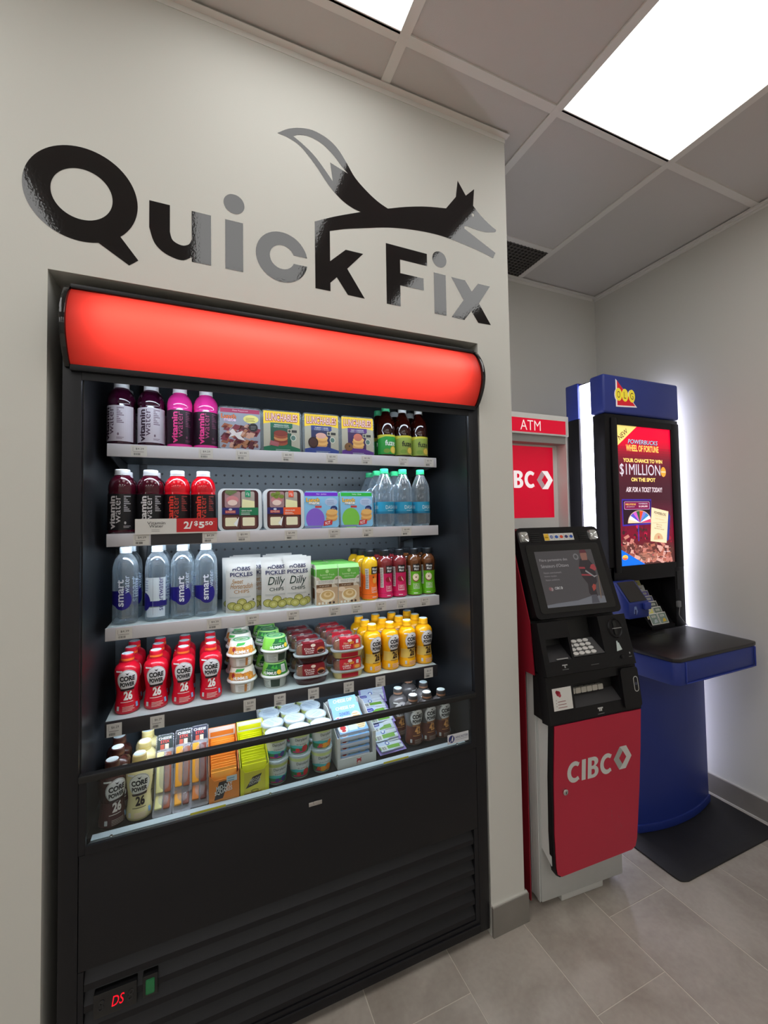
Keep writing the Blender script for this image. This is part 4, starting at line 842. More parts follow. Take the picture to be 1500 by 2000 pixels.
for i, (p, x) in enumerate(((ya, .862), (yb, .933), (yc, 1.004))):
    for j, y in enumerate((.108, .182, .256, .330)):
        for k in range(2):
            if j == 0 and k == 0: continue
            dup(random.choice((ya, yb, yc)) if j else p, (x-.001*j, y, Z5+.0722*k), random.uniform(-1.2, .9) if j else random.uniform(-.3, .3), 'yogurt cup, %s layer, %s column, %s' % (['lower', 'upper'][k], ['left', 'middle', 'right'][i], DEPTH[j]))

# protein bar display boxes
def bar_box(label, col, inner, name, loc, group, barcol, blabel, bgroup):
    t = thing('display_box', label, 'box', loc, 0, group); W2 = .0405; D = .150; H = .150
    mk = mat(col, rough=.4); mi = mat((226, 222, 214), rough=.6)
    b = MB(); b.prism([(-W2, 0), (W2, 0), (W2, .084), (W2-.014, .066), (-W2+.014, .066), (-W2, .084)], 'y', 0, .0012, mk)
    for s in (-1, 1): b.prism([(0.0013, 0), (D, 0), (D, H), (D-.02, H-.004), (.03, .098), (0.0013, .084)], 'x', s*W2, s*(W2-.0012), mk)
    b.box(-W2+.0013, W2-.0013, D-.0012, D, 0, H, mk).box(-W2+.0013, W2-.0013, .0013, D-.0013, 0, .0012, mi); b.build('carton', t, smooth=False)
    Art().rect(-W2+.002, W2-.002, .118, .149, (224, 220, 212), 0).rect(-W2+.006, W2-.006, .122, .136, col, 1).build('back_flap_print', t, flat(D-.0014))
    f = Art().poly([(-.027, .012), (-.004, .014), (.012, .062), (-.014, .060)], (52, 44, 44), 1).text('MID-DAY', .0, .046, .045, .0125, WHITE, 3, .02, rot=.16, shear=.2).text('SQUARES', -.002, .033, .048, .0125, WHITE, 3, .02, rot=.16, shear=.2) if name else Art().rr(-.030, .030, .002, .066, .002, (210, 200, 60), 0).poly([(-.026, .020), (.008, .028), (.02, .056), (-.006, .05)], (60, 54, 44), 1).text('MID-DAY', .002, .043, .032, .008, (190, 190, 180), 3, .015, rot=.16, shear=.2).text('SQUARES', .0, .034, .034, .008, (190, 190, 180), 3, .015, rot=.16, shear=.2).ell(.0, .010, .011, .0045, (70, 64, 20), 2).ell(0, .010, .009, .0032, (200, 190, 40), 3)
    f.lines(-.03, .03, .004, .0085, 1, (120, 70, 20), 2, .5).lines(-.028, .03, .009, .012, 1, (226, 190, 120), 2, .5)
    if name: f.rr(.006, .034, .068-.012, .075-.003, .001, (206, 220, 226), 4).lines(.009, .031, .058, .07, 2, (110, 160, 190), 5, .4)
    f.build('front_print', t, flat(0))
    bar = MB(); mbc = mat(barcol, rough=.3, noise=.05, nscale=40)
    bar.box(-.035, .035, -.0042, .0042, .004, .082, mbc, r=.002).box(-.034, .034, -.0008, .0008, .082, .090, mbc, r=.0003, seg=1).box(-.034, .034, -.0008, .0008, .0, .004, mbc)
    bo = bar.build('snack_bar', None); tag(bo, blabel+', first from the front', 'snack bar', bgroup)
    for k in range(13):
        o = bo if k == 0 else bo.copy()
        if k: COL.objects.link(o)
        o.location = (loc[0]+random.uniform(-.001, .001), loc[1]+.013+.0098*k, loc[2]+.0014+.0026*k); o.rotation_euler = (random.uniform(-.05, .03), 0, random.uniform(-.02, .02))
        if k: o['label'] = blabel+', %s from the front' % (ORD[k] if k < 9 else ('tenth', 'eleventh', 'twelfth', 'thirteenth')[k-9])
    return t
bar_box('orange open display box of bars in the bottom bin', (228, 134, 50), None, True, (.708, .060, Z5), 'display boxes of bars', (250, 172, 66), 'orange wrapped bar standing in the orange display box', 'orange wrapped bars')
bar_box('lime yellow open display box of bars beside the orange box', (222, 220, 34), None, False, (.792, .064, Z5), 'display boxes of bars', (228, 232, 20), 'lime yellow wrapped bar standing in the yellow display box', 'yellow wrapped bars')

# cheese and meat stick packs leaning back
def stick_pack(label, loc, rx, rz, cheese, meat, cardc):
    t = thing('stick_pack', label, 'snack pack', loc, rz, 'cheese and meat stick packs', rotx=rx)
    MB().prism(rrect(-.024, .024, 0, .165, .006), 'y', -.001, .001, mFILM).build('pouch_seal', t, ang=30)
    m = MB(); m.grid(lambda a, b: ((a-.5)*.043, -.0012-.013*max(0, (1-(2*a-1)**2))**.5*max(0, 1-(2*b-1)**6), .008+b*.118), 12, 14, mFILM); m.build('pouch_bulge', t, ang=70, recalc=False)
    MB().box(-.0195, -.001, -.012, -.0015, .016, .118, mat(cheese, rough=.45), r=.003).build('cheese_stick', t)
    MB().box(.001, .0185, -.011, -.0015, .014, .116, mat(meat, rough=.4, noise=.25, nscale=160), r=.004).build('meat_stick', t)
    Art().rect(-.021, .021, .122, .163, cardc, 0).text('CHEESE', 0, .154, .034, .0065, WHITE, 1, .0).text('STIX', 0, .145, .024, .008, (206, 60, 50), 1, .02).rect(-.012, -.002, .123, .138, (170, 74, 54), 1).rect(.0, .01, .123, .138, (206, 190, 170), 1).build('card', t, flat(-.0013)); return t
KC = (236, 160, 30); KW = (222, 214, 150); KM = (142, 70, 40)
stick_pack('clear pack with white cheese and brown meat sticks in the bin', (.551, .098, Z5+.030), -.60, .02, KW, (150, 76, 46), (30, 44, 42))
stick_pack('clear pack with white cheese stick lying lower beside the vanilla shake', (.549, .066, Z5+.003), -1.0, -.03, KW, KM, (30, 44, 42))
stick_pack('clear pack with orange cheese and meat sticks, middle of the packs', (.5985, .096, Z5+.036), -.60, -.02, KC, KM, (34, 34, 38))
stick_pack('clear pack with orange cheese stick lying low at the front', (.5985, .064, Z5+.003), -1.05, .03, KC, (120, 60, 50), (34, 34, 38))
stick_pack('clear pack with orange cheese stick leaning against the orange box', (.6425, .102, Z5+.034), -.52, -.02, KC, (120, 50, 40), (30, 32, 52))
stick_pack('clear pack with meat stick seen lowest beside the orange box', (.6425, .068, Z5+.003), -.98, -.02, (200, 110, 30), (96, 40, 30), (30, 32, 52))

# white carton of cheese dip packs
ct = thing('display_carton', 'white open-front carton of blue cheese dip packs in bin', 'box', (1.113, .072, Z5))
mWK = mat((216, 216, 212), rough=.5)
b = MB(); W2, D = .066, .17
b.box(-W2, W2, 0, .0015, 0, .030, mWK).box(-W2, -W2+.010, 0, .0015, .0302, .098, mWK).box(W2-.012, W2, 0, .0015, .0302, .098, mWK)
for s in (-1, 1): b.prism([(.0016, 0), (D, 0), (D, .148), (.12, .150), (.0016, .098)], 'x', s*W2, s*(W2-.0015), mWK)
sc_ = [(-W2+.0016, 0), (W2-.0016, 0), (W2-.0016, .140)]+[(W2-.0016-(2*W2-.0032)*k/24, .147+.003*sin(k*.52)**2+(.006 if k in (6, 7, 17, 18) else 0)) for k in range(1, 24)]+[(-W2+.0016, .140)]
b.prism(sc_, 'y', D-.0015, D, mWK).box(-W2+.0016, W2-.0016, .0016, D-.0016, 0, .0015, mWK); b.build('carton', ct, smooth=False)
Art().ell(.006, .014, .008, .0075, (196, 32, 40), 1).ell(.006, .011, .005, .004, (236, 200, 190), 2).poly([(-.003, .02), (.0, .024), (.003, .02)], (196, 32, 40), 1).poly([(.009, .02), (.013, .025), (.014, .019)], (196, 32, 40), 1).rect(-.002, .0, .004, .008, (196, 32, 40), 2).build('emblem', ct, flat(0))
Art().poly([(.0, .0), (.0, .0), (.0, .0)], WHITE, 0) if 0 else None
def dip_pack(loc, rx, label):
    t = thing('dip_pack', label, 'snack pack', loc, 0, 'cheese dip packs in the white carton', rotx=rx)
    MB().box(-.051, .051, -.040, .040, 0, .013, mat((204, 208, 222), rough=.25), r=.003).build('pack', t)
    Art().rect(-.050, .050, -.039, .039, (134, 180, 228), 0).ell(-.034, -.020, .017, .017, (226, 226, 226), 1).ell(-.034, -.016, .010, .009, (200, 36, 40), 2).ell(-.034, -.028, .007, .005, (200, 36, 40), 2).rect(-.016, .014, -.032, -.006, (206, 216, 200), 1).text('DUNKERS', -.008, .004, .036, .012, (60, 80, 150), 2, .02).ell(.03, -.012, .017, .020, (230, 214, 176), 1).lines(.018, .044, -.026, .004, 4, (196, 150, 90), 2, .4, .3).text('CHEESE DIP', 0, .026, .07, .012, (230, 236, 246), 2, .02).build('print', t, lambda u, v, z: (u, v, .0134+z))
    return t
d0 = dip_pack((1.112, .128, Z5+.018), .12, 'blue cheese dip pack at the bottom of the white carton')
for k in range(1, 4): dup(d0, (1.112+.001*k, .128+.002*k, Z5+.018+.0195*k), random.uniform(-.015, .015), 'blue cheese dip pack, %s from the bottom in the white carton' % ORD[k], rotx=.12)
dup(d0, (1.115, .142, Z5+.096), .02, 'blue cheese dip pack with red emblem showing on the carton top', rotx=.34); dup(d0, (1.112, .178, Z5+.112), -.02, 'blue cheese dip pack leaning at the rear of the carton', rotx=.6); dup(d0, (1.112, .216, Z5+.122), .0, 'blue cheese dip pack farthest back in the white carton', rotx=.8)

# string cheese packs in a sloping pile
def string_pack(loc, rot, label, variant=0):
    t = thing('string_cheese_pack', label, 'snack pack', loc, rot[2], 'string cheese packs', rotx=rot[0]); t.rotation_euler[1] = rot[1]
    MB().prism(rrect(-.052, .052, -.040, .040, .002), 'z', 0, .0012, mat((158, 142, 206), rough=.2), caponly=True).build('wrapper', t, ang=30)
    m = MB()
    for k in range(4): m.box(-.044, .044, -.034+.0175*k, -.018+.0175*k, .0014, .0095, mat((206, 214, 222), rough=.25), r=.004)
    m.build('cheese_strings', t)
    Art().rect(-.046, .002, -.036, .036, [(120, 150, 214), (190, 206, 226)][variant], 0).rr(-.040, -.012, .016, .030, .005, (60, 66, 160), 1).text('cheese', -.026, .023, .02, .006, WHITE, 2, .0).ell(-.010, -.006, .008, .008, (50, 80, 160), 1).ell(-.010, -.006, .005, .005, (226, 230, 236), 2).rect(-.046, .03, -.030, -.016, (110, 160, 60), 1).rr(-.042, -.018, -.034, -.014, .001, (220, 224, 220), 2).bars(-.040, -.020, -.032, -.018, 9, (50, 50, 50), 3).build('print', t, lambda u, v, z: (u, v, .0102+z)); return t
sp = string_pack((1.240, .112, Z5+.022), (.30, .05, .12), 'string cheese pack with green print lowest at the front', 1)
for k, (x, y, z, rx, ry, rz) in enumerate(((1.238, .146, .050, .62, .02, .1), (1.236, .172, .066, .52, .0, .08), (1.240, .198, .082, .40, .05, .14), (1.236, .232, .094, .25, .0, .05), (1.238, .262, .106, .25, .04, .02), (1.262, .318, .112, .5, .0, -.2))):
    o = dup(sp, (x, y, Z5+z), rz, ['purple string cheese pack with barcode leaning second from front', 'purple string cheese pack third from front in the sloping pile', 'purple string cheese pack halfway up the sloping pile', 'purple string cheese pack near the top of the pile', 'purple string cheese pack on the top of the pile', 'purple string cheese pack standing crooked at the very back'][k], rotx=rx); o.rotation_euler[1] = ry

# ------------------------------------------------------------ bank machine shroud
mRED = mat((150, 22, 42), rough=.45); mREDP = mat((186, 34, 62), rough=.38, noise=.03, nscale=6); mGREY = mat((228, 228, 226), rough=.45); mABLK = mat((16, 15, 18), rough=.4, spec=.3, bump=.05, bscale=700)
sh = thing('machine_surround', 'grey and red sign surround standing behind the bank machine', 'sign surround', (1.775, .3, 0))
SX0, SY0 = 1.775, .3
def S(name, mb, **k): return mb.build(name, sh, **k)
S('side_panel', MB().prism([(.034-SY0, .02), (.755-SY0, .02), (.755-SY0, 1.92), (.255-SY0, 1.92), (.255-SY0, 1.60), (.10-SY0, 1.40), (.0-SY0, 1.06), (-.018-SY0, .868), (.034-SY0, .868)], 'x', 0, .004, mRED), smooth=False)
S('side_panel', MB().box(2.249-SX0, 2.255-SX0, .252-SY0, .755-SY0, .02, 1.83, mGREY), smooth=False)
S('header', MB().box(.0042, 2.262-SX0, .246-SY0, .42-SY0, 1.83, 1.926, mGREY, r=.002))
S('sign_backing', MB().box(.0042, 2.2488-SX0, .312-SY0, .33-SY0, .90, 1.8298, mGREY), smooth=False)
S('soffit', MB().box(.0042, 2.2488-SX0, .255-SY0, .3118-SY0, 1.795, 1.8298, mat((150, 148, 146), rough=.5)), smooth=False)
backlit = lambda c: mat(c, rough=.2, spec=.4, emit=ATM_SIGN)
Art(backlit).rect(.01, 2.243-SX0, 1.838, 1.902, (206, 0, 44), 0).text('ATM', 2.030-SX0, 1.870, .118, .046, (240, 226, 226), 2, -.008).build('band_sign', sh, flat(.246-SY0))
sa = Art(backlit).rect(.01, 2.222-SX0, 1.446, 1.786, (206, 0, 44), 0)
def bigC(a, x0, z0, w, h, c, l):
    """the four bank letters, x0/z0 lower left"""
    s = w/2.6; P_ = lambda pts, o: [(x0+(p+o)*s, z0+q*h) for p, q in pts]
    def C(o):
        ou = [(.40+.42*cos(t)*.98, .5+.5*sin(t)) for t in [radians(52+256*k/24) for k in range(25)]]; iu = [(.43+.23*cos(t), .5+.29*sin(t)) for t in [radians(308-256*k/20) for k in range(21)]]
        a.poly(P_([(.70, .93)]+ou+[(.70, .07), (.63, .235)]+iu+[(.63, .765)], o), c, l)
    C(-.02); a.rect(x0+.80*s, x0+1.03*s, z0+.01*h, z0+.99*h, c, l)
    B = [(0, 0), (.34, 0)]+[(.34+.30*sin(t), .285-.285*cos(t)) for t in [radians(20+140*k/8) for k in range(9)]]+[(.46, .525)]+[(.32+.29*sin(t), .765-.235*cos(t)) for t in [radians(30+130*k/8) for k in range(9)]]+[(.32, 1), (0, 1)]
    h1 = [(.22, .16), (.32, .16), (.40, .20), (.42, .29), (.40, .38), (.32, .42), (.22, .42)]; h2 = [(.22, .58), (.31, .58), (.37, .62), (.39, .71), (.37, .79), (.31, .83), (.22, .83)]
    a.poly(P_(B, 1.155), c, l, [P_(h1, 1.155), P_(h2, 1.155)]); C(1.90)
bigC(sa, 1.882-SX0, 1.587, .223, .081, (246, 240, 242), 2)
def hexmark(a, x, z, w, h, c1, c2, l):
    # hexagon ring with a diamond opening, left half darker
    H = [(x-w/2, z), (x-w*.18, z+h/2), (x+w*.18, z+h/2), (x+w/2, z), (x+w*.18, z-h/2), (x-w*.18, z-h/2)]; Dm = [(x-w*.2, z), (x, z+h*.29), (x+w*.2, z), (x, z-h*.29)]
    a.poly([H[0], Dm[0], Dm[1], H[1]][::-1] if 0 else [H[0], Dm[0], Dm[1], H[1]], c2, l).poly([H[0], H[5], Dm[3], Dm[0]], c2, l).poly([H[1], Dm[1], Dm[2], H[3], H[2]], c1, l+.5).poly([H[5], H[4], H[3], Dm[2], Dm[3]], c1, l+.5)
hexmark(sa, 2.168-SX0, 1.6265, .100, .087, (246, 240, 242), (168, 140, 146), 2)
sa.build('main_sign', sh, flat(.312-SY0))

# ------------------------------------------------------------ bank machine
TH = radians(-4.8)
am = thing('bank_machine', 'black and red cash machine with tilted screen and keypad', 'cash machine', (1.793, 0, 0), TH)
AW = .396
def A(name, mb, par=None, **k): return mb.build(name, par or am, **k)
def onplane(a, b):
    d = sqrt((b[0]-a[0])**2+(b[1]-a[1])**2); ty, tz = (b[0]-a[0])/d, (b[1]-a[1])/d; ny, nz = -tz, ty   # outward normal toward -y
    return lambda u, v, z: (u, a[0]+ty*v+ny*z, a[1]+tz*v+nz*z)
mSAFE = mat((186, 188, 186), rough=.4, noise=.02); mSAFE2 = mat((206, 207, 204), rough=.45)
A('safe_cabinet', MB().box(0.004, AW-.004, .0, .42, .03, .868, mSAFE, r=.006).box(.002, .012, .016, .41, .03, .868, mSAFE2, r=.002))
A('foot_rail', MB().box(.10, .30, .01, .05, .0, .0295, mSAFE2, r=.004).box(.03, .38, .06, .38, 0, .0295, mCOOLDK))
A('side_strip', MB().box(.0005, .0038, .006, .02, .03, .866, mSAFE2).box(.0005, .0038, .05, .06, .03, .866, mSAFE), smooth=False)
A('door_backing', MB().prism([(-.0005, .23), (-.052, .20), (-.084, .71), (-.0005, .71)], 'x', .010, AW-.012, mat((222, 222, 220), rough=.5)), smooth=False)
# lower door: bowed red panel in a black shell
dfn = onplane((-.064, .19), (-.097, .714))
def door_outline(x0, x1, z0, z1):
    return [(x0, z1), (x0, z0+.36), (x0+.007, z0+.16), (x0+.017, z0+.035), (x0+.023, z0+.012), (x0+.040, z0), (x1-.032, z0+.012), (x1-.014, z0+.022), (x1-.007, z0+.05), (x1, z0+.24), (x1+.002, z0+.40), (x1, z1)]
dm = MB(); out = door_outline(-.004, AW+.006, -.028, .529)
dm.faces([dfn(u, v, .0) for u, v in out]+[dfn(u, v, -.024) for u, v in out], [tuple(range(len(out)))]+[(i, i+len(out), (i+1) % len(out)+len(out), (i+1) % len(out)) for i in range(len(out))]+[tuple(range(2*len(out)-1, len(out)-1, -1))], mABLK)
dr = A('door_shell', dm, ang=30)
pn = door_outline(.002, AW+.005, -.025, .525); pm = MB()
pm.faces([dfn(u, v, .0036) for u, v in pn]+[dfn(u, v, .0002) for u, v in pn], [tuple(range(len(pn)))]+[(i, i+len(pn), (i+1) % len(pn)+len(pn), (i+1) % len(pn)) for i in range(len(pn))], mREDP)
A('door_panel', pm, ang=30)
da = Art(lambda c: mat(c, rough=.4)); bigC(da, .0615, .3080, .2013, .0775, (206, 208, 204), 1); da.build('bank_lettering', am, lambda u, v, z: dfn(u, v, .0038+z))
da = Art(lambda c: mat(c, rough=.4)); hexmark(da, .3145, .3555, .087, .087, (206, 208, 204), (160, 166, 160), 1); da.build('bank_emblem', am, lambda u, v, z: dfn(u, v, .0038+z)); da = Art(lambda c: mat(c, rough=.4))
for k in range(10): x = random.uniform(.26, .36); z = random.uniform(.07, .19); da.poly([(x, z), (x+random.uniform(.004, .012), z-random.uniform(.01, .03)), (x+.002, z-.012)], (170, 70, 80), .5)
o_ = da.build('door_scuffs', am, lambda u, v, z: dfn(u, v, .0038+z)); o_['kind'] = 'stuff'
lk = MB().lathe([(.011, 0), (.0105, .006), (.008, .008)], mCHROME, n=20).box(-.0012, .0012, -.004, .004, .0081, .0084, mBLKd if 0 else mCOOLDK).build('door_lock', am)
p0 = dfn(.0494, .2844, .0038); lk.location = p0; lk.rotation_euler = (pi/2, 0, 0)
# dispenser module
bfn = onplane((-.097, .714), (-.074, .878))
def slab(fn, u0, u1, v0, v1, d0, d1, m, r=.004, name='panel', par=None, rad=.004):
    o_ = rrect(u0, u1, v0, v1, rad, 3); M_ = MB(); n_ = len(o_)
    M_.faces([fn(u, v, d1) for u, v in o_]+[fn(u, v, d0) for u, v in o_], [tuple(range(n_))]+[(i, i+n_, (i+1) % n_+n_, (i+1) % n_) for i in range(n_)]+[tuple(range(2*n_-1, n_-1, -1))], m); return A(name, M_, par, ang=30)
def frame(fn, u0, u1, v0, v1, holes, d0, d1, m, name, par=None):
    """a plate with recessed rectangular openings"""
    us = sorted({u0, u1}|{h_[0] for h_ in holes}|{h_[1] for h_ in holes}); vs = sorted({v0, v1}|{h_[2] for h_ in holes}|{h_[3] for h_ in holes}); M_ = MB()
    for a_, b_ in zip(us, us[1:]):
        for c_, d_ in zip(vs, vs[1:]):
            um, vm = (a_+b_)/2, (c_+d_)/2
            if any(h_[0] < um < h_[1] and h_[2] < vm < h_[3] for h_ in holes): continue
            M_.faces([fn(u, v, z) for u in (a_, b_) for v in (c_, d_) for z in (d0, d1)], [(0, 1, 3, 2), (4, 6, 7, 5), (0, 4, 5, 1), (2, 3, 7, 6), (0, 2, 6, 4), (1, 5, 7, 3)], m)
    return A(name, M_, par, smooth=False)
A('dispenser_core', MB().prism([(-.055, .716), (.0, .716), (.0, .872), (-.036, .876)], 'x', -.008, AW+.008, mCOOLDK), smooth=False)
frame(bfn, -.012, AW+.012, .001, .164, [(.104, .318, .046, .132)], -.045, 0, mABLK, 'dispenser_panel')
A('tray_floor', MB().faces([bfn(.104, .046, -.001), bfn(.318, .046, -.001), bfn(.318, .086, -.038), bfn(.104, .086, -.038)], [(0, 1, 2, 3)], mat((40, 39, 41), rough=.5))[0] and None if 0 else (lambda M_: (M_.faces([bfn(.104, .046, -.001), bfn(.318, .046, -.001), bfn(.318, .086, -.038), bfn(.104, .086, -.038)], [(0, 1, 2, 3)], mat((44, 43, 45), rough=.5)), M_)[1])(MB()), smooth=False, recalc=False)
rl = mat((176, 172, 162), rough=.3)
for k in range(6): u = .106+.0262*k; slab(bfn, u, u+.0235, .0865, .106, -.037, -.022, rl, name='roller', rad=.003)
slab(bfn, .322, AW+.010, .012, .156, .0002, .010, mABLK, name='dispenser_cheek', rad=.012)
Art().rect(.0105, .094, .048, .1235, (214, 212, 208), 0).ell(.036, .105, .009, .009, (150, 26, 48), 2).ell(.030, .110, .006, .006, (150, 26, 48), 2).ell(.041, .098, .006, .006, (170, 60, 76), 3).lines(.03, .078, .056, .086, 3, (150, 100, 100), 2, .22, .3).ell(.024, .083, .0015, .0015, (90, 40, 44), 2, 8).ell(.024, .073, .0015, .0015, (90, 40, 44), 2, 8).ell(.024, .063, .0015, .0015, (90, 40, 44), 2, 8).build('sticker', am, lambda u, v, z: bfn(u, v, .0004+z))
Art().rect(.202, .226, .028, .033, (190, 190, 188), 0).rect(.207, .213, .020, .028, (190, 190, 188), 0).rect(.215, .221, .020, .028, (190, 190, 188), 0).rect(.2, .23, .010, .012, (130, 130, 130), 0).build('money_icon', am, lambda u, v, z: bfn(u, v, .0004+z))
Art(lambda c: mat(c, rough=.3)).poly(rrect(.378, .400, .066, .122, .0105, 6), (200, 200, 198), 1, [rrect(.3805, .3975, .0685, .1195, .0085, 6)]).ell(.389, .095, .006, .006, (60, 62, 84), 1).build('ring_light', am, lambda u, v, z: bfn(u, v, .0102+z))
# keypad module
kfn = onplane((-.085, .882), (-.036, 1.062))
A('keypad_core', MB().prism([(-.03, .880), (.05, .880), (.12, 1.068), (.02, 1.068)], 'x', -.006, AW+.004, mCOOLDK), smooth=False)
frame(kfn, -.012, AW+.008, .0, .1865, [(.010, .112, .048, .126), (.122, .268, .052, .1866)], -.05, 0, mABLK, 'keypad_panel')
def quadpart(name, pts, m): M_ = MB(); M_.faces(pts, [(0, 1, 2, 3)], m); return A(name, M_, smooth=False, recalc=False)
quadpart('receipt_ramp', [kfn(.010, .048, -.002), kfn(.112, .048, -.002), kfn(.112, .100, -.048), kfn(.010, .100, -.048)], mat((46, 45, 47), rough=.4))
slab(kfn, .045, .095, .052, .056, -.004, .0, mat((150, 150, 150), rough=.3), name='receipt_lip', rad=.0015)
k0, k1, k2 = kfn(.122, .054, -.001), kfn(.268, .054, -.001), kfn(.122, .112, -.046)
quadpart('keypad_shelf', [k0, k1, (k1[0], k2[1], k2[2]), k2], mat((74, 73, 74), rough=.4))
ty = (k2[1]-k0[1], k2[2]-k0[2]); mKEY = mat((206, 204, 200), rough=.3)
for r_ in range(4):
    for c_ in range(4):
        if c_ == 3 and r_ == 3: pass
        u0 = .126+.0275*c_; u1 = u0+.0245
        f0, f1 = .05+.235*r_, .05+.235*r_+.19
        P_ = lambda u, f_, z: (u, k0[1]+ty[0]*f_-z*.55, k0[2]+ty[1]*f_+z*.8)
        o_ = [(u0+.006*0+(u1-u0)*(.5+.5*cos(a)*min(1, 1.25)), f0+(f1-f0)*(.5+.5*sin(a))) for a in [2*pi*i/14 for i in range(14)]]
        M_ = MB(); M_.faces([P_(u, f_, .004) for u, f_ in o_]+[P_(u, f_, .0) for u, f_ in o_], [tuple(range(14))]+[(i, i+14, (i+1) % 14+14, (i+1) % 14) for i in range(14)], mKEY); A('key', M_, ang=30)
quadpart('keypad_cheek', [kfn(.268, .052, -.0005), kfn(.268, .1865, -.0005), kfn(.262, .1865, -.049), kfn(.262, .052, -.049)], mABLK)
cr_ = MB()
def ring(fn, cx, cz, rx, rz, d0, d1, w_, m, M_, n=26):
    o_ = ellp(cx, cz, rx, rz, n); i_ = ellp(cx, cz, rx-w_, rz-w_, n)
    M_.faces([fn(u, v, d0) for u, v in o_]+[fn(u, v, d1) for u, v in i_], [(i, (i+1) % n, (i+1) % n+n, i+n) for i in range(n)], m)
ring(kfn, .340, .1365, .034, .038, .0005, .006, .003, mABLK, cr_); ring(kfn, .340, .1365, .031, .035, .006, .002, .003, mABLK, cr_)
cr_.faces([kfn(u, v, .002) for u, v in ellp(.340, .1365, .028, .032, 26)], [tuple(range(26))], mABLK); rd = A('card_reader', cr_, ang=30)
slab(kfn, .331, .345, .112, .164, .0022, .0052, mCOOLDK, name='reader_groove', rad=.006); slab(kfn, .322, .366, .1345, .137, .0055, .008, mat((150, 150, 150), rough=.3), name='card_slot', rad=.001)
Art().poly([(.325, .052), (.352, .056), (.343, .082), (.338, .083), (.338, .089), (.332, .089), (.331, .082)], (196, 208, 206), 0).build('card_icon', am, lambda u, v, z: kfn(u, v, .0004+z))
M_ = MB().lathe([(.006, 0), (.006, .004), (.004, .005)], mABLK, n=14); o_ = A('audio_jack', M_); o_.location = kfn(.342, .030, .0); o_.rotation_euler = (1.3, 0, 0)
Art().rect(.062, .085, .030, .034, (160, 160, 160), 0).rect(.071, .076, .022, .03, (160, 160, 160), 0).rect(.06, .088, .016, .018, (110, 110, 110), 0).lines(.19, .235, .018, .021, 1, (120, 120, 120), 0, .5).ell(.384, .04, .003, .004, (150, 150, 150), 0).rect(.376, .392, .026, .028, (130, 130, 130), 0).build('icons', am, lambda u, v, z: kfn(u, v, .0004+z))
# head with screen
hfn = onplane((-.030, 1.078), (.088, 1.408))
A('head_shell', MB().prism([(.0, 1.07), (.012, 1.078), (.125, 1.395), (.145, 1.40), (.25, 1.40), (.25, 1.07)], 'x', -.006, AW+.002, mABLK), smooth=False)
slab(hfn, -.006, AW+.003, -.006, .3505, -.040, 0, mABLK, name='head_face', rad=.02)
slab(hfn, .018, AW-.020, .012, .278, .0002, .0022, mat((20, 20, 21), rough=.12, spec=.5), name='screen_bezel', rad=.012)
scr = lambda c: mat(c, rough=.15, spec=.4, emit=.75)
sa = Art(scr).rect(.052, .333, .032, .250, (58, 56, 58), 0).poly([(.052, .032), (.333, .032), (.333, .058), (.28, .064), (.2, .050), (.1, .046), (.052, .042)], (84, 86, 92), 1)
sa.text('Fière partenaire des', .134, .213, .132, .0135, (128, 126, 128), 2, -.006).text("Sénateurs d'Ottawa", .134, .191, .132, .0135, (128, 126, 128), 2, -.006).text('Notre communauté.', .115, .164, .085, .0075, (104, 102, 104), 2, 0).text('Notre équipe.', .102, .150, .058, .0075, (104, 102, 104), 2, 0).text('Notre ambition.', .107, .136, .066, .0065, (104, 102, 104), 2, 0)
sa.text('CIBC', .119, .103, .026, .0095, (140, 140, 142), 2, .02).ell(.085, .102, .007, .007, (96, 60, 64), 2).ell(.092, .1, .006, .007, (110, 100, 100), 2); hexmark(sa, .138, .103, .010, .010, (150, 150, 150), (120, 120, 120), 2)
# a player in dark uniform, as flat shapes on the screen
sa.poly([(.262, .212), (.30, .214), (.318, .19), (.322, .15), (.316, .115), (.30, .10), (.30, .06), (.276, .052), (.262, .075), (.268, .11), (.25, .14), (.248, .18)], (38, 34, 37), 2).poly([(.272, .206), (.300, .206), (.304, .232), (.294, .248), (.276, .246), (.270, .228)], (106, 74, 66), 3).poly([(.268, .236), (.306, .236), (.300, .250), (.274, .250)], (70, 36, 42), 4)
sa.poly([(.246, .172), (.276, .170), (.276, .178), (.246, .180)], (110, 44, 50), 3).poly([(.25, .144), (.300, .140), (.300, .147), (.25, .151)], (110, 44, 50), 3).poly([(.300, .172), (.322, .160), (.332, .168), (.326, .188), (.310, .186)], (120, 50, 54), 3).poly([(.286, .08), (.30, .088), (.306, .104), (.294, .108), (.284, .098)], (120, 54, 48), 4).poly([(.272, .16), (.31, .134), (.33, .142), (.31, .140), (.276, .166)], (110, 108, 110), 4).poly([(.31, .05), (.33, .14), (.333, .14), (.315, .05)], (90, 76, 64), 4).poly([(.262, .034), (.30, .034), (.296, .066), (.27, .066)], (60, 60, 66), 3)
for r_ in (.013, .010): sa.poly(ellp(.246, .222, r_, r_, 20), (96, 96, 98), 2, [ellp(.246, .222, r_-.002, r_-.002, 20)])
sa.build('screen_image', am, lambda u, v, z: hfn(u, v, .0024+z*.3))
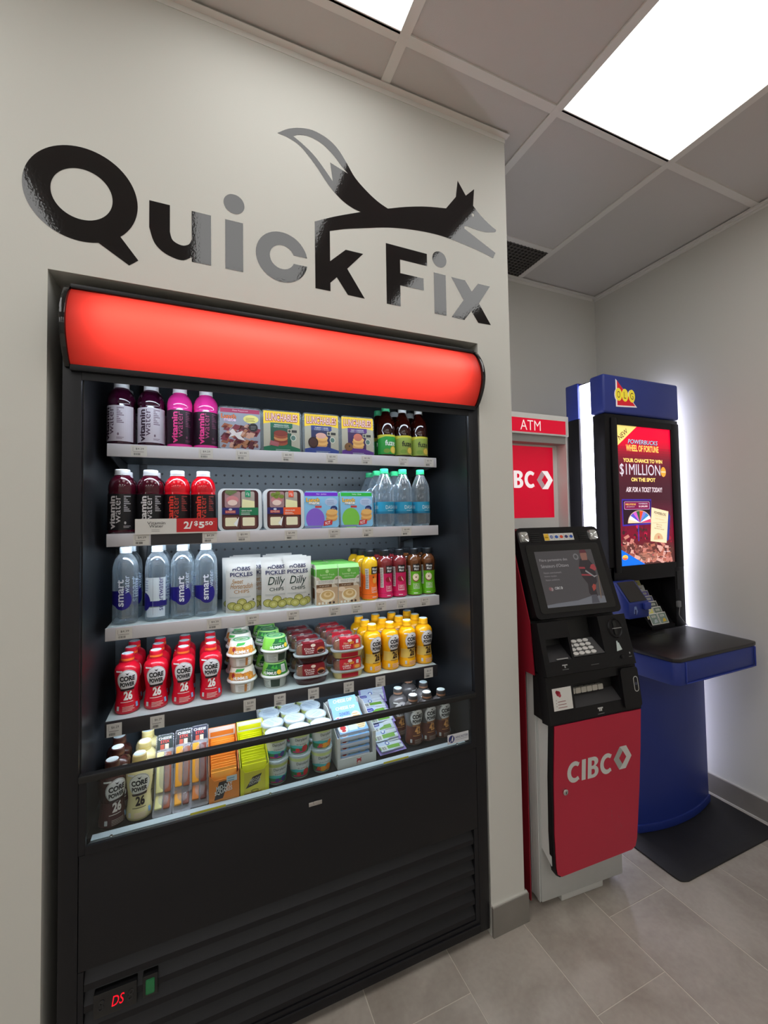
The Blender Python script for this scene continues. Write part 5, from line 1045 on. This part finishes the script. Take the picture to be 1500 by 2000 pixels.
for u in (.020, .362):
    M_ = MB(); q_ = rrect(u-.020, u+.022, .288, .335, .010, 4) if u < .1 else rrect(u-.020, u+.024, .288, .335, .012, 4); n_ = len(q_); cxx = sum(p[0] for p in q_)/n_; czz = sum(p[1] for p in q_)/n_
    M_.faces([hfn(a_, b_, .0002) for a_, b_ in q_]+[hfn(cxx+(a_-cxx)*.86, czz+(b_-czz)*.86, .009) for a_, b_ in q_]+[hfn(cxx+(a_-cxx)*.4, czz+(b_-czz)*.4, .003) for a_, b_ in q_]+[hfn(cxx, czz, .008)], [(i, (i+1) % n_, (i+1) % n_+n_, i+n_) for i in range(n_)]+[(i+n_, (i+1) % n_+n_, (i+1) % n_+2*n_, i+2*n_) for i in range(n_)]+[(i+2*n_, (i+1) % n_+2*n_, 3*n_) for i in range(n_)], mat((226, 228, 228), rough=.12, metal=.9))
    A('lamp', M_, smooth=False)
for s0, s1 in ((.056, .098), (.290, .336)):
    for k in range(5): slab(hfn, s0, s1, .2895+.0085*k, .2925+.0085*k, .0001, .0022, mCOOLDK, name='speaker_slot', rad=.0012)
ca = Art().rect(.1185, .266, .294, .324, (214, 212, 208), 0)
for k, c_ in enumerate(((226, 176, 40), (40, 60, 150), (50, 90, 170), (214, 70, 40), (60, 60, 110), (40, 80, 170))):
    u = .131+.0245*k
    if k == 0: ca.rect(.1195, .1425, .295, .323, (232, 190, 60), 1)
    ca.ell(u, .309, .0085, .0065, c_, 2); ca.rect(.1185+.0246*k, .1192+.0246*k, .294, .324, (120, 120, 120), 3)
ca.text('VISA', .1555, .3085, .015, .006, WHITE, 4, 0).text('Interac', .131, .308, .014, .005, (60, 50, 30), 4, 0)
ca.build('card_stickers', am, lambda u, v, z: hfn(u, v, .0005+z))
Art().ell(.058, .2645, .005, .005, (190, 190, 190), 0).ell(.065, .2645, .005, .005, (190, 190, 190), 0).ell(.058, .2645, .003, .003, (30, 30, 32), 1).ell(.065, .2645, .003, .003, (30, 30, 32), 1).text('NCR', .079, .2645, .014, .006, (190, 190, 190), 0, .02).build('maker_mark', am, lambda u, v, z: hfn(u, v, .0005+z))

# ------------------------------------------------------------ lottery stand
mBLUE = mat((46, 62, 146), rough=.4, noise=.02, nscale=8); mBLUE2 = mat((32, 50, 128), rough=.4); mKBLK = mat((17, 16, 19), rough=.4, spec=.25); GLOW = emitm((232, 232, 255), KIOSK_GLOW)
ks = thing('lottery_stand', 'tall blue and black lottery ticket stand with lit poster and counter', 'lottery stand', (2.725, .2, 0))
KX, KY = 2.725, .2
def K(name, mb, par=None, **k): return mb.build(name, par or ks, **k)
def kb(x0, x1, y0, y1): return (x0-KX, x1-KX, y0-KY, y1-KY)
K('poster_tower', MB().box(*kb(2.450, 3.000, .2, .272), 1.195, 1.951, mKBLK, r=.006))
K('top_cap', MB().box(*kb(2.444, 3.005, .194, .280), 1.953, 2.145, mBLUE, r=.012, seg=3))
K('core', MB().box(*kb(2.479, 2.971, .2725, .352), 1.195, 2.128, mKBLK).box(*kb(2.479, 2.971, .2805, .352), .03, .8615, mKBLK), smooth=False)
for gx in (2.4585, 2.9715): K('glow_panel', MB().box(*kb(gx, gx+.020, .2805, .352), .06, 2.128, GLOW, r=.003)); K('glow_panel_edge', MB().box(*kb(2.4575, 2.9925, .279, .354), 2.1285, 2.131, mKBLK), smooth=False)
K('rear_column', MB().box(*kb(2.450, 3.000, .3545, .432), 1.196, 1.953, mKBLK, r=.003).box(*kb(2.450, 3.000, .3545, .432), .03, .8615, mKBLK).box(*kb(2.450, 2.4785, .3545, .432), .8617, 1.1955, mKBLK).box(*kb(2.9715, 3.0, .3545, .432), .8617, 1.1955, mKBLK).box(*kb(2.4785, 2.9715, .4205, .432), .8617, 1.1955, mKBLK)); K('rear_cap', MB().box(*kb(2.446, 3.004, .353, .436), 1.9535, 2.143, mBLUE, r=.008))
K('poster_frame', MB().box(*kb(2.484, 2.524, .190, .1995), 1.172, 1.930, mKBLK, r=.003).box(*kb(2.929, 2.990, .190, .1995), 1.172, 1.930, mKBLK, r=.003).box(*kb(2.524, 2.929, .190, .1995), 1.897, 1.930, mKBLK).box(*kb(2.524, 2.929, .190, .1995), 1.172, 1.202, mKBLK))
# poster art (backlit)
pa = Art(screenink); X0, X1, PZ0, PZ1 = 2.524-KX, 2.929-KX, 1.202, 1.897
PB = [(236, 0, 52), (232, 2, 50), (206, 12, 48), (150, 26, 44), (112, 28, 44), (92, 28, 42), (78, 28, 40), (70, 28, 40), (66, 28, 40), (66, 28, 40), (80, 28, 44), (90, 26, 44), (104, 20, 44), (120, 16, 44), (110, 22, 40), (92, 40, 44), (84, 44, 44), (80, 48, 46)]
for k in range(54):
    t = k/53*17; i0 = min(int(t), 16); t -= i0; z1_ = PZ1-(PZ1-PZ0)*k/54; z0_ = PZ1-(PZ1-PZ0)*(k+1)/54; c = tuple(a_+(b_-a_)*t for a_, b_ in zip(PB[i0], PB[i0+1]))
    pa.rect(X0, X1, z0_, z1_, c, 0)
u_ = lambda x: x-KX
pa.poly([(X0, PZ1), (X0, 1.790), (u_(2.672), PZ1)], (232, 210, 120), 2).text('NEW', u_(2.571), 1.853, .075, .026, (86, 40, 40), 3, .01, rot=.62)
pa.text('POWERBUCKS', u_(2.716), 1.819, .225, .026, (20, 20, 70), 2, .06, shear=.2).text('POWERBUCKS', u_(2.716), 1.820, .222, .022, (206, 206, 230), 3, .0, shear=.2).text('WHEEL OF FORTUNE', u_(2.711), 1.787, .243, .033, (246, 196, 100), 3, .03)
pa.text('YOUR CHANCE TO WIN', u_(2.712), 1.7245, .292, .020, (250, 216, 120), 2, .035).text('$1MILLION', u_(2.690), 1.675, .300, .064, (214, 206, 220), 3, .0).text('ON THE SPOT', u_(2.710), 1.6285, .180, .020, (250, 216, 120), 2, .035).text('ASK FOR A TICKET TODAY!', u_(2.714), 1.578, .27, .025, (236, 216, 226), 2, .02, shear=.25)
pa.rect(u_(2.545), u_(2.84), 1.640+.008, 1.676, (150, 146, 160), 3.2) if 0 else None
pa.ell(u_(2.864), 1.672, .020, .026, (226, 160, 60), 3).rect(u_(2.846), u_(2.882), 1.668, 1.676, (240, 200, 150), 4)
random.seed(3)
for k in range(70):
    x = random.uniform(X0+.012, X1-.02); z = random.uniform(1.24, 1.40); s_ = random.uniform(.004, .012); pa.ell(x, z, s_, s_, random.choice([(150, 20, 50), (96, 20, 44), (60, 30, 36), (190, 30, 70), (70, 40, 40)]), .5+.01*k, 10)
for k in range(190):
    x = random.uniform(X0+.014, X1-.026); top = 1.335-.07*sin((x-X0)*16)**2 if x < .05 else 1.33; z = random.uniform(1.215, 1.285+.045*random.random()*(1+sin(x*31))); s_ = random.uniform(.012, .026); a_ = random.uniform(0, 3); c = random.choice([(190, 120, 110), (150, 84, 74), (214, 160, 150), (110, 60, 56), (170, 100, 84), (90, 50, 46)])
    pa.poly([(x+s_*cos(a_+b_)*(1 if q_ % 2 else 1.1), z+s_*.75*sin(a_+b_)) for q_, b_ in enumerate((0, 1.0, pi, pi+1.0))], c, 1.3+.008*k)
pa.poly([(u_(2.546), 1.530), (u_(2.762), 1.530), (u_(2.750), 1.402), (u_(2.546), 1.396)], (60, 40, 150), 2.4).poly([(u_(2.553), 1.523), (u_(2.756), 1.523), (u_(2.745), 1.410), (u_(2.553), 1.404)], (42, 22, 34), 2.6).rr(u_(2.562), u_(2.748), 1.478, 1.518, .006, (190, 150, 200), 2.8).rr(u_(2.565), u_(2.745), 1.480, 1.516, .005, (120, 24, 70), 3)
pa.text('WHEEL OF FORTUNE', u_(2.608), 1.504, .075, .009, (246, 190, 90), 3.2, .02).text('JACKPOT', u_(2.608), 1.491, .06, .006, (220, 200, 210), 3.2, 0).text('POWERBUCKS', u_(2.70), 1.507, .065, .007, (206, 190, 210), 3.2, .01).text('$1,000,000', u_(2.70), 1.493, .065, .010, (240, 210, 220), 3.2, .02)
wc = [(236, 206, 170), (230, 230, 236), (90, 80, 190), (206, 90, 190), (50, 90, 60), (226, 70, 40), (120, 120, 206), (60, 130, 190), (226, 236, 240), (206, 60, 110)]
wx, wz = u_(2.672), 1.412; pa.poly(ellp(wx, wz-.002, .088, .064, 26, 0, pi), (200, 170, 150), 2.9)
for k, c in enumerate(wc):
    a0_ = pi-pi*k/10; a1_ = pi-pi*(k+1)/10
    pa.poly([(wx, wz), (wx+.083*cos(a1_), wz+.059*sin(a1_)), (wx+.083*cos(a0_), wz+.059*sin(a0_))], c, 3.1)
pa.rect(u_(2.655), u_(2.662), 1.32, 1.398, (70, 50, 160), 2.2)
pa.poly([(u_(2.890), 1.464), (u_(2.905), 1.44), (u_(2.888), 1.32), (u_(2.868), 1.31)], (40, 50, 140), 2.8)
pa.poly([(u_(2.762), 1.488), (u_(2.892), 1.466), (u_(2.868), 1.302), (u_(2.745), 1.316)], (232, 214, 176), 3).text('POWERBUCKS', u_(2.826), 1.455, .092, .014, (60, 40, 30), 4, .02, rot=-.16).text('WHEEL OF FORTUNE', u_(2.826), 1.440, .09, .009, (190, 170, 130), 4, 0, rot=-.16).text('FIXED WINNINGS', u_(2.822), 1.426, .07, .006, (150, 130, 110), 4, 0, rot=-.16).rect(u_(2.765), u_(2.876), 1.408, 1.4092, (120, 110, 100), 4)
for k in range(3): pa.text(['SPIN TO', 'REVEAL', 'INSTANT PRIZE'][k], u_(2.815), 1.398-.011*k, [.045, .04, .075][k], .006, (90, 70, 60), 4, 0, rot=-.14)
pa.poly(ellp(u_(2.806), 1.322, .036, .034, 20, 0, pi), (206, 170, 130), 4).ell(u_(2.808), 1.334, .006, .008, (190, 110, 90), 5)
pa.poly([(X0, PZ0), (X0, 1.285), (u_(2.70), PZ0)], (20, 110, 226), 4.5).ell(u_(2.556), 1.243, .020, .012, (246, 190, 40), 5).ell(u_(2.556), 1.240, .017, .008, (226, 60, 40), 6).text('OLG', u_(2.556), 1.244, .028, .010, (250, 226, 120), 7, .03)
pa.lines(u_(2.655), u_(2.80), 1.222, 1.262, 7, (190, 150, 130), 5, .25, .15).text('Play Smart', u_(2.868), 1.258, .05, .009, (236, 230, 230), 6, .01)
pa.build('poster', ks, flat(.1985-KY), eps=.0002)
# logo on the cap
la = Art(lambda c: mat(c, rough=.35, emit=.3)); la.poly([(u_(2.526), 2.126), (u_(2.676), 1.994), (u_(2.524), 1.986)], (236, 226, 226), 1)
for x_ in (2.5448, 2.5897, 2.6391): la.ell(u_(x_)-.004, 2.0455, .0255, .0345, (236, 226, 226), 1.2)
la.poly([(u_(2.536), 2.118), (u_(2.663), 2.000), (u_(2.534), 1.994)], (214, 20, 44), 2)
for x_ in (2.5448, 2.5897, 2.6391): la.ell(u_(x_), 2.049, .0235, .0325, (246, 222, 60), 3)
for x_, c_ in ((2.5448, 'O'), (2.5897, 'L'), (2.6391, 'G')): la.text(c_, u_(x_), 2.049, .022 if c_ != 'L' else .015, .034, (50, 46, 24), 4, -.004)
la.build('logo', ks, flat(.194-KY))
# lower compartment with the ticket cards
K('compartment', MB().box(*kb(2.450, 2.4785, .2, .279), .862, 1.1945, mKBLK).box(*kb(2.4787, 2.49, .25, .40), .862, 1.1945, mKBLK).box(*kb(2.928, 3.004, .2, .279), .862, 1.1945, mKBLK, r=.002).box(*kb(2.929, 2.971, .2795, .40), .862, 1.1945, mKBLK).box(*kb(2.46, 2.928, .2, .25), 1.125, 1.1945, mKBLK).box(*kb(2.46, 2.971, .40, .42), .862, 1.1945, mat((34, 32, 35), rough=.35)).box(*kb(2.46, 2.928, .25, .40), 1.185, 1.1945, mKBLK).box(*kb(2.46, 2.971, .2, .42), .8618, .8640, mKBLK))
K('dark_slot', MB().box(*kb(2.940, 2.972, .197, .1998), 1.055, 1.150, mCOOLDK), smooth=False)
rk = K('card_rack', MB().prism([(.205-KY, .864), (.398-KY, .864), (.398-KY, 1.10), (.385-KY, 1.10), (.212-KY, .880), (.205-KY, .880)], 'x', 2.742-KX, 2.922-KX, mKBLK), smooth=False)
random.seed(5)
cc = [(226, 226, 236), (60, 64, 120), (236, 140, 70), (220, 190, 180), (64, 56, 110), (60, 60, 96), (44, 48, 46), (60, 70, 60), (70, 84, 76)]
for r_ in range(8):
    for c_ in range(2):
        f = r_/7; z = .890+.178*f; y = .212+(z-.884)*.786+.004; x = 2.790+.066*c_-(.030*f)
        w_ = .0315
        t = thing('play_slip', 'small printed play slip, %s from front, %s column of the stand rack' % (['first', 'second', 'third', 'fourth', 'fifth', 'sixth', 'seventh', 'eighth'][r_], ['left', 'right'][c_]), 'card', (x, y-.008, z-.004), 0, 'play slips in the stand rack', rotx=-.40)
        MB().box(-w_, w_, 0, .0008, 0, .058, mat((236, 234, 228), rough=.5)).build('card', t, smooth=False)
        base = (lambda q: cc[[8, 2, 1, 3, 7, 0, 2, 1][r_]] if q == 0 else cc[[8, 7, 6, 5, 4, 3, 2, 0][r_]])(c_)
        Art().rect(-w_+.0035, w_-.0035, .003, .053, tuple(min(235, v_*1.3+45) for v_ in base), 0).rect(-.016, .014, .036, .046, (226, 226, 214), 1).poly([(-.01, .008), (.018, .012), (.012, .028), (-.004, .024)], random.choice([(120, 150, 130), (226, 190, 60), (190, 200, 206)]), 1).text('PLAY', -.002, .041, .022, .006, (60, 60, 60), 2, .01).build('print', t, flat(0))
# ticket checker
tc_ = thing('ticket_checker', 'blue ticket checker with small slanted screen on the lottery stand', 'scanner', (2.505, .13, .985), 0)
MB().prism([(-.03, -.012), (.068, -.012), (.068, .150), (.040, .150), (-.03, .060)], 'x', -.062, .075, mBLUE2, r=.006).build('housing', tc_)
sfn = onplane((-.03, .062), (.040, .150)); q_ = rrect(-.052, .062, .004, .108, .004, 3); M_ = MB(); n_ = len(q_)
M_.faces([sfn(u, v, .002) for u, v in q_]+[sfn(u, v, -.002) for u, v in q_], [tuple(range(n_))]+[(i, i+n_, (i+1) % n_+n_, (i+1) % n_) for i in range(n_)], mat((18, 18, 19), rough=.08, spec=.6)); M_.build('screen', tc_, ang=30)
MB().box(.026, .070, -.046, -.0302, .026, .058, mBLUE, r=.004).build('card_lip', tc_)
Art().poly([(-.030, .012), (-.012, .006), (-.004, .020), (-.014, .044), (-.026, .044)], (120, 140, 190), 0).rect(-.024, -.014, .006, .03, (26, 34, 94), 1).build('hand_icon', tc_, flat(-.030))
# counter, apron, pedestal
ct_pts = [(2.395, .13), (2.416, -.086)]+catmull([(2.416, -.086), (2.421, -.110), (2.446, -.126)], 4)[1:]+[(2.955, -.126)]+catmull([(2.955, -.126), (2.988, -.118), (2.996, -.092)], 4)[1:]+[(3.004, .279), (2.40, .279)]
K('counter_top', MB().prism([(x-KX, y-KY) for x, y in ct_pts], 'z', .846, .861, mat((30, 27, 28), rough=.35), r=.003, seg=2))
K('counter_slot', MB().box(*kb(2.662, 2.770, .158, .174), .8612, .8622, mCOOLDK, r=.0004, seg=1))
def shrink(p, d): cx_, cy_ = 2.70, .05; return (cx_+(p[0]-cx_)*(1-d)-KX, cy_+(p[1]-cy_)*(1-d)-KY)
ap_ = K('apron', MB().prism([shrink(p, .012) for p in ct_pts], 'z', .748, .8458, mBLUE2, r=.008, caponly=True))
M_ = MB(); M_.box(*kb(2.470, 2.965, -.130, -.1235), .7555, .760, mBLUE, r=.002).box(*kb(2.958, 2.965, -.130, -.1235), .7602, .8445, mBLUE, r=.002).box(*kb(2.470, 2.475, -.130, -.1235), .7602, .8445, mBLUE, r=.002); M_.build('drawer_rim', ap_)
def ped(yc, bow, n=14): return [(2.465+(2.982-2.465)*k/n, yc-bow*(1-(2*k/n-1)**2)) for k in range(n+1)]
pp = ped(.110, .038); K('pedestal', MB().prism([(x-KX, y-KY) for x, y in pp+[(2.982, .279), (2.465, .279)]], 'z', .046, .7475, mBLUE2), ang=30)
pp2 = ped(.104, .038); K('pedestal_kick', MB().prism([(x-KX, y-KY) for x, y in [(2.462, pp2[0][1])]+pp2[1:-1]+[(2.985, pp2[-1][1]), (2.985, .279), (2.462, .279)]], 'z', .010, .0455, mBLUE2, r=.003, caponly=True), ang=30)
K('pen_cord', MB().tube(catmull([(2.932-KX, .205-KY, .990), (2.936-KX, .196-KY, .975), (2.945-KX, .19-KY, .985), (2.938-KX, .192-KY, .93), (2.948-KX, .19-KY, .91), (2.975-KX, .192-KY, .885), (2.998-KX, .190-KY, .865)], 5), .0016, mat((176, 176, 178), rough=.5), n=6))
K('pen_bracket', MB().box(*kb(2.925, 2.95, .185, .1998), .965, .998, mat((120, 120, 122), rough=.4), r=.004))

# floor mat
mp_ = [(2.378, .27), (2.378, -.10)]+catmull([(2.378, -.10), (2.384, -.128), (2.412, -.142)], 5)[1:]+[(2.99, -.148)]+catmull([(2.99, -.148), (3.03, -.138), (3.045, -.11)], 5)[1:]+[(3.05, .27)]
mm_ = MB().prism([(x-2.7, y-.05) for x, y in mp_], 'z', 0, .0085, mat((30, 29, 31), rough=.6, noise=.25, nscale=7, bump=.2, bscale=300), r=.003, caponly=True)
tag(mm_.build('floor_mat', loc=(2.7, .05, 0)), 'black rubber floor mat under the blue lottery stand', 'mat')
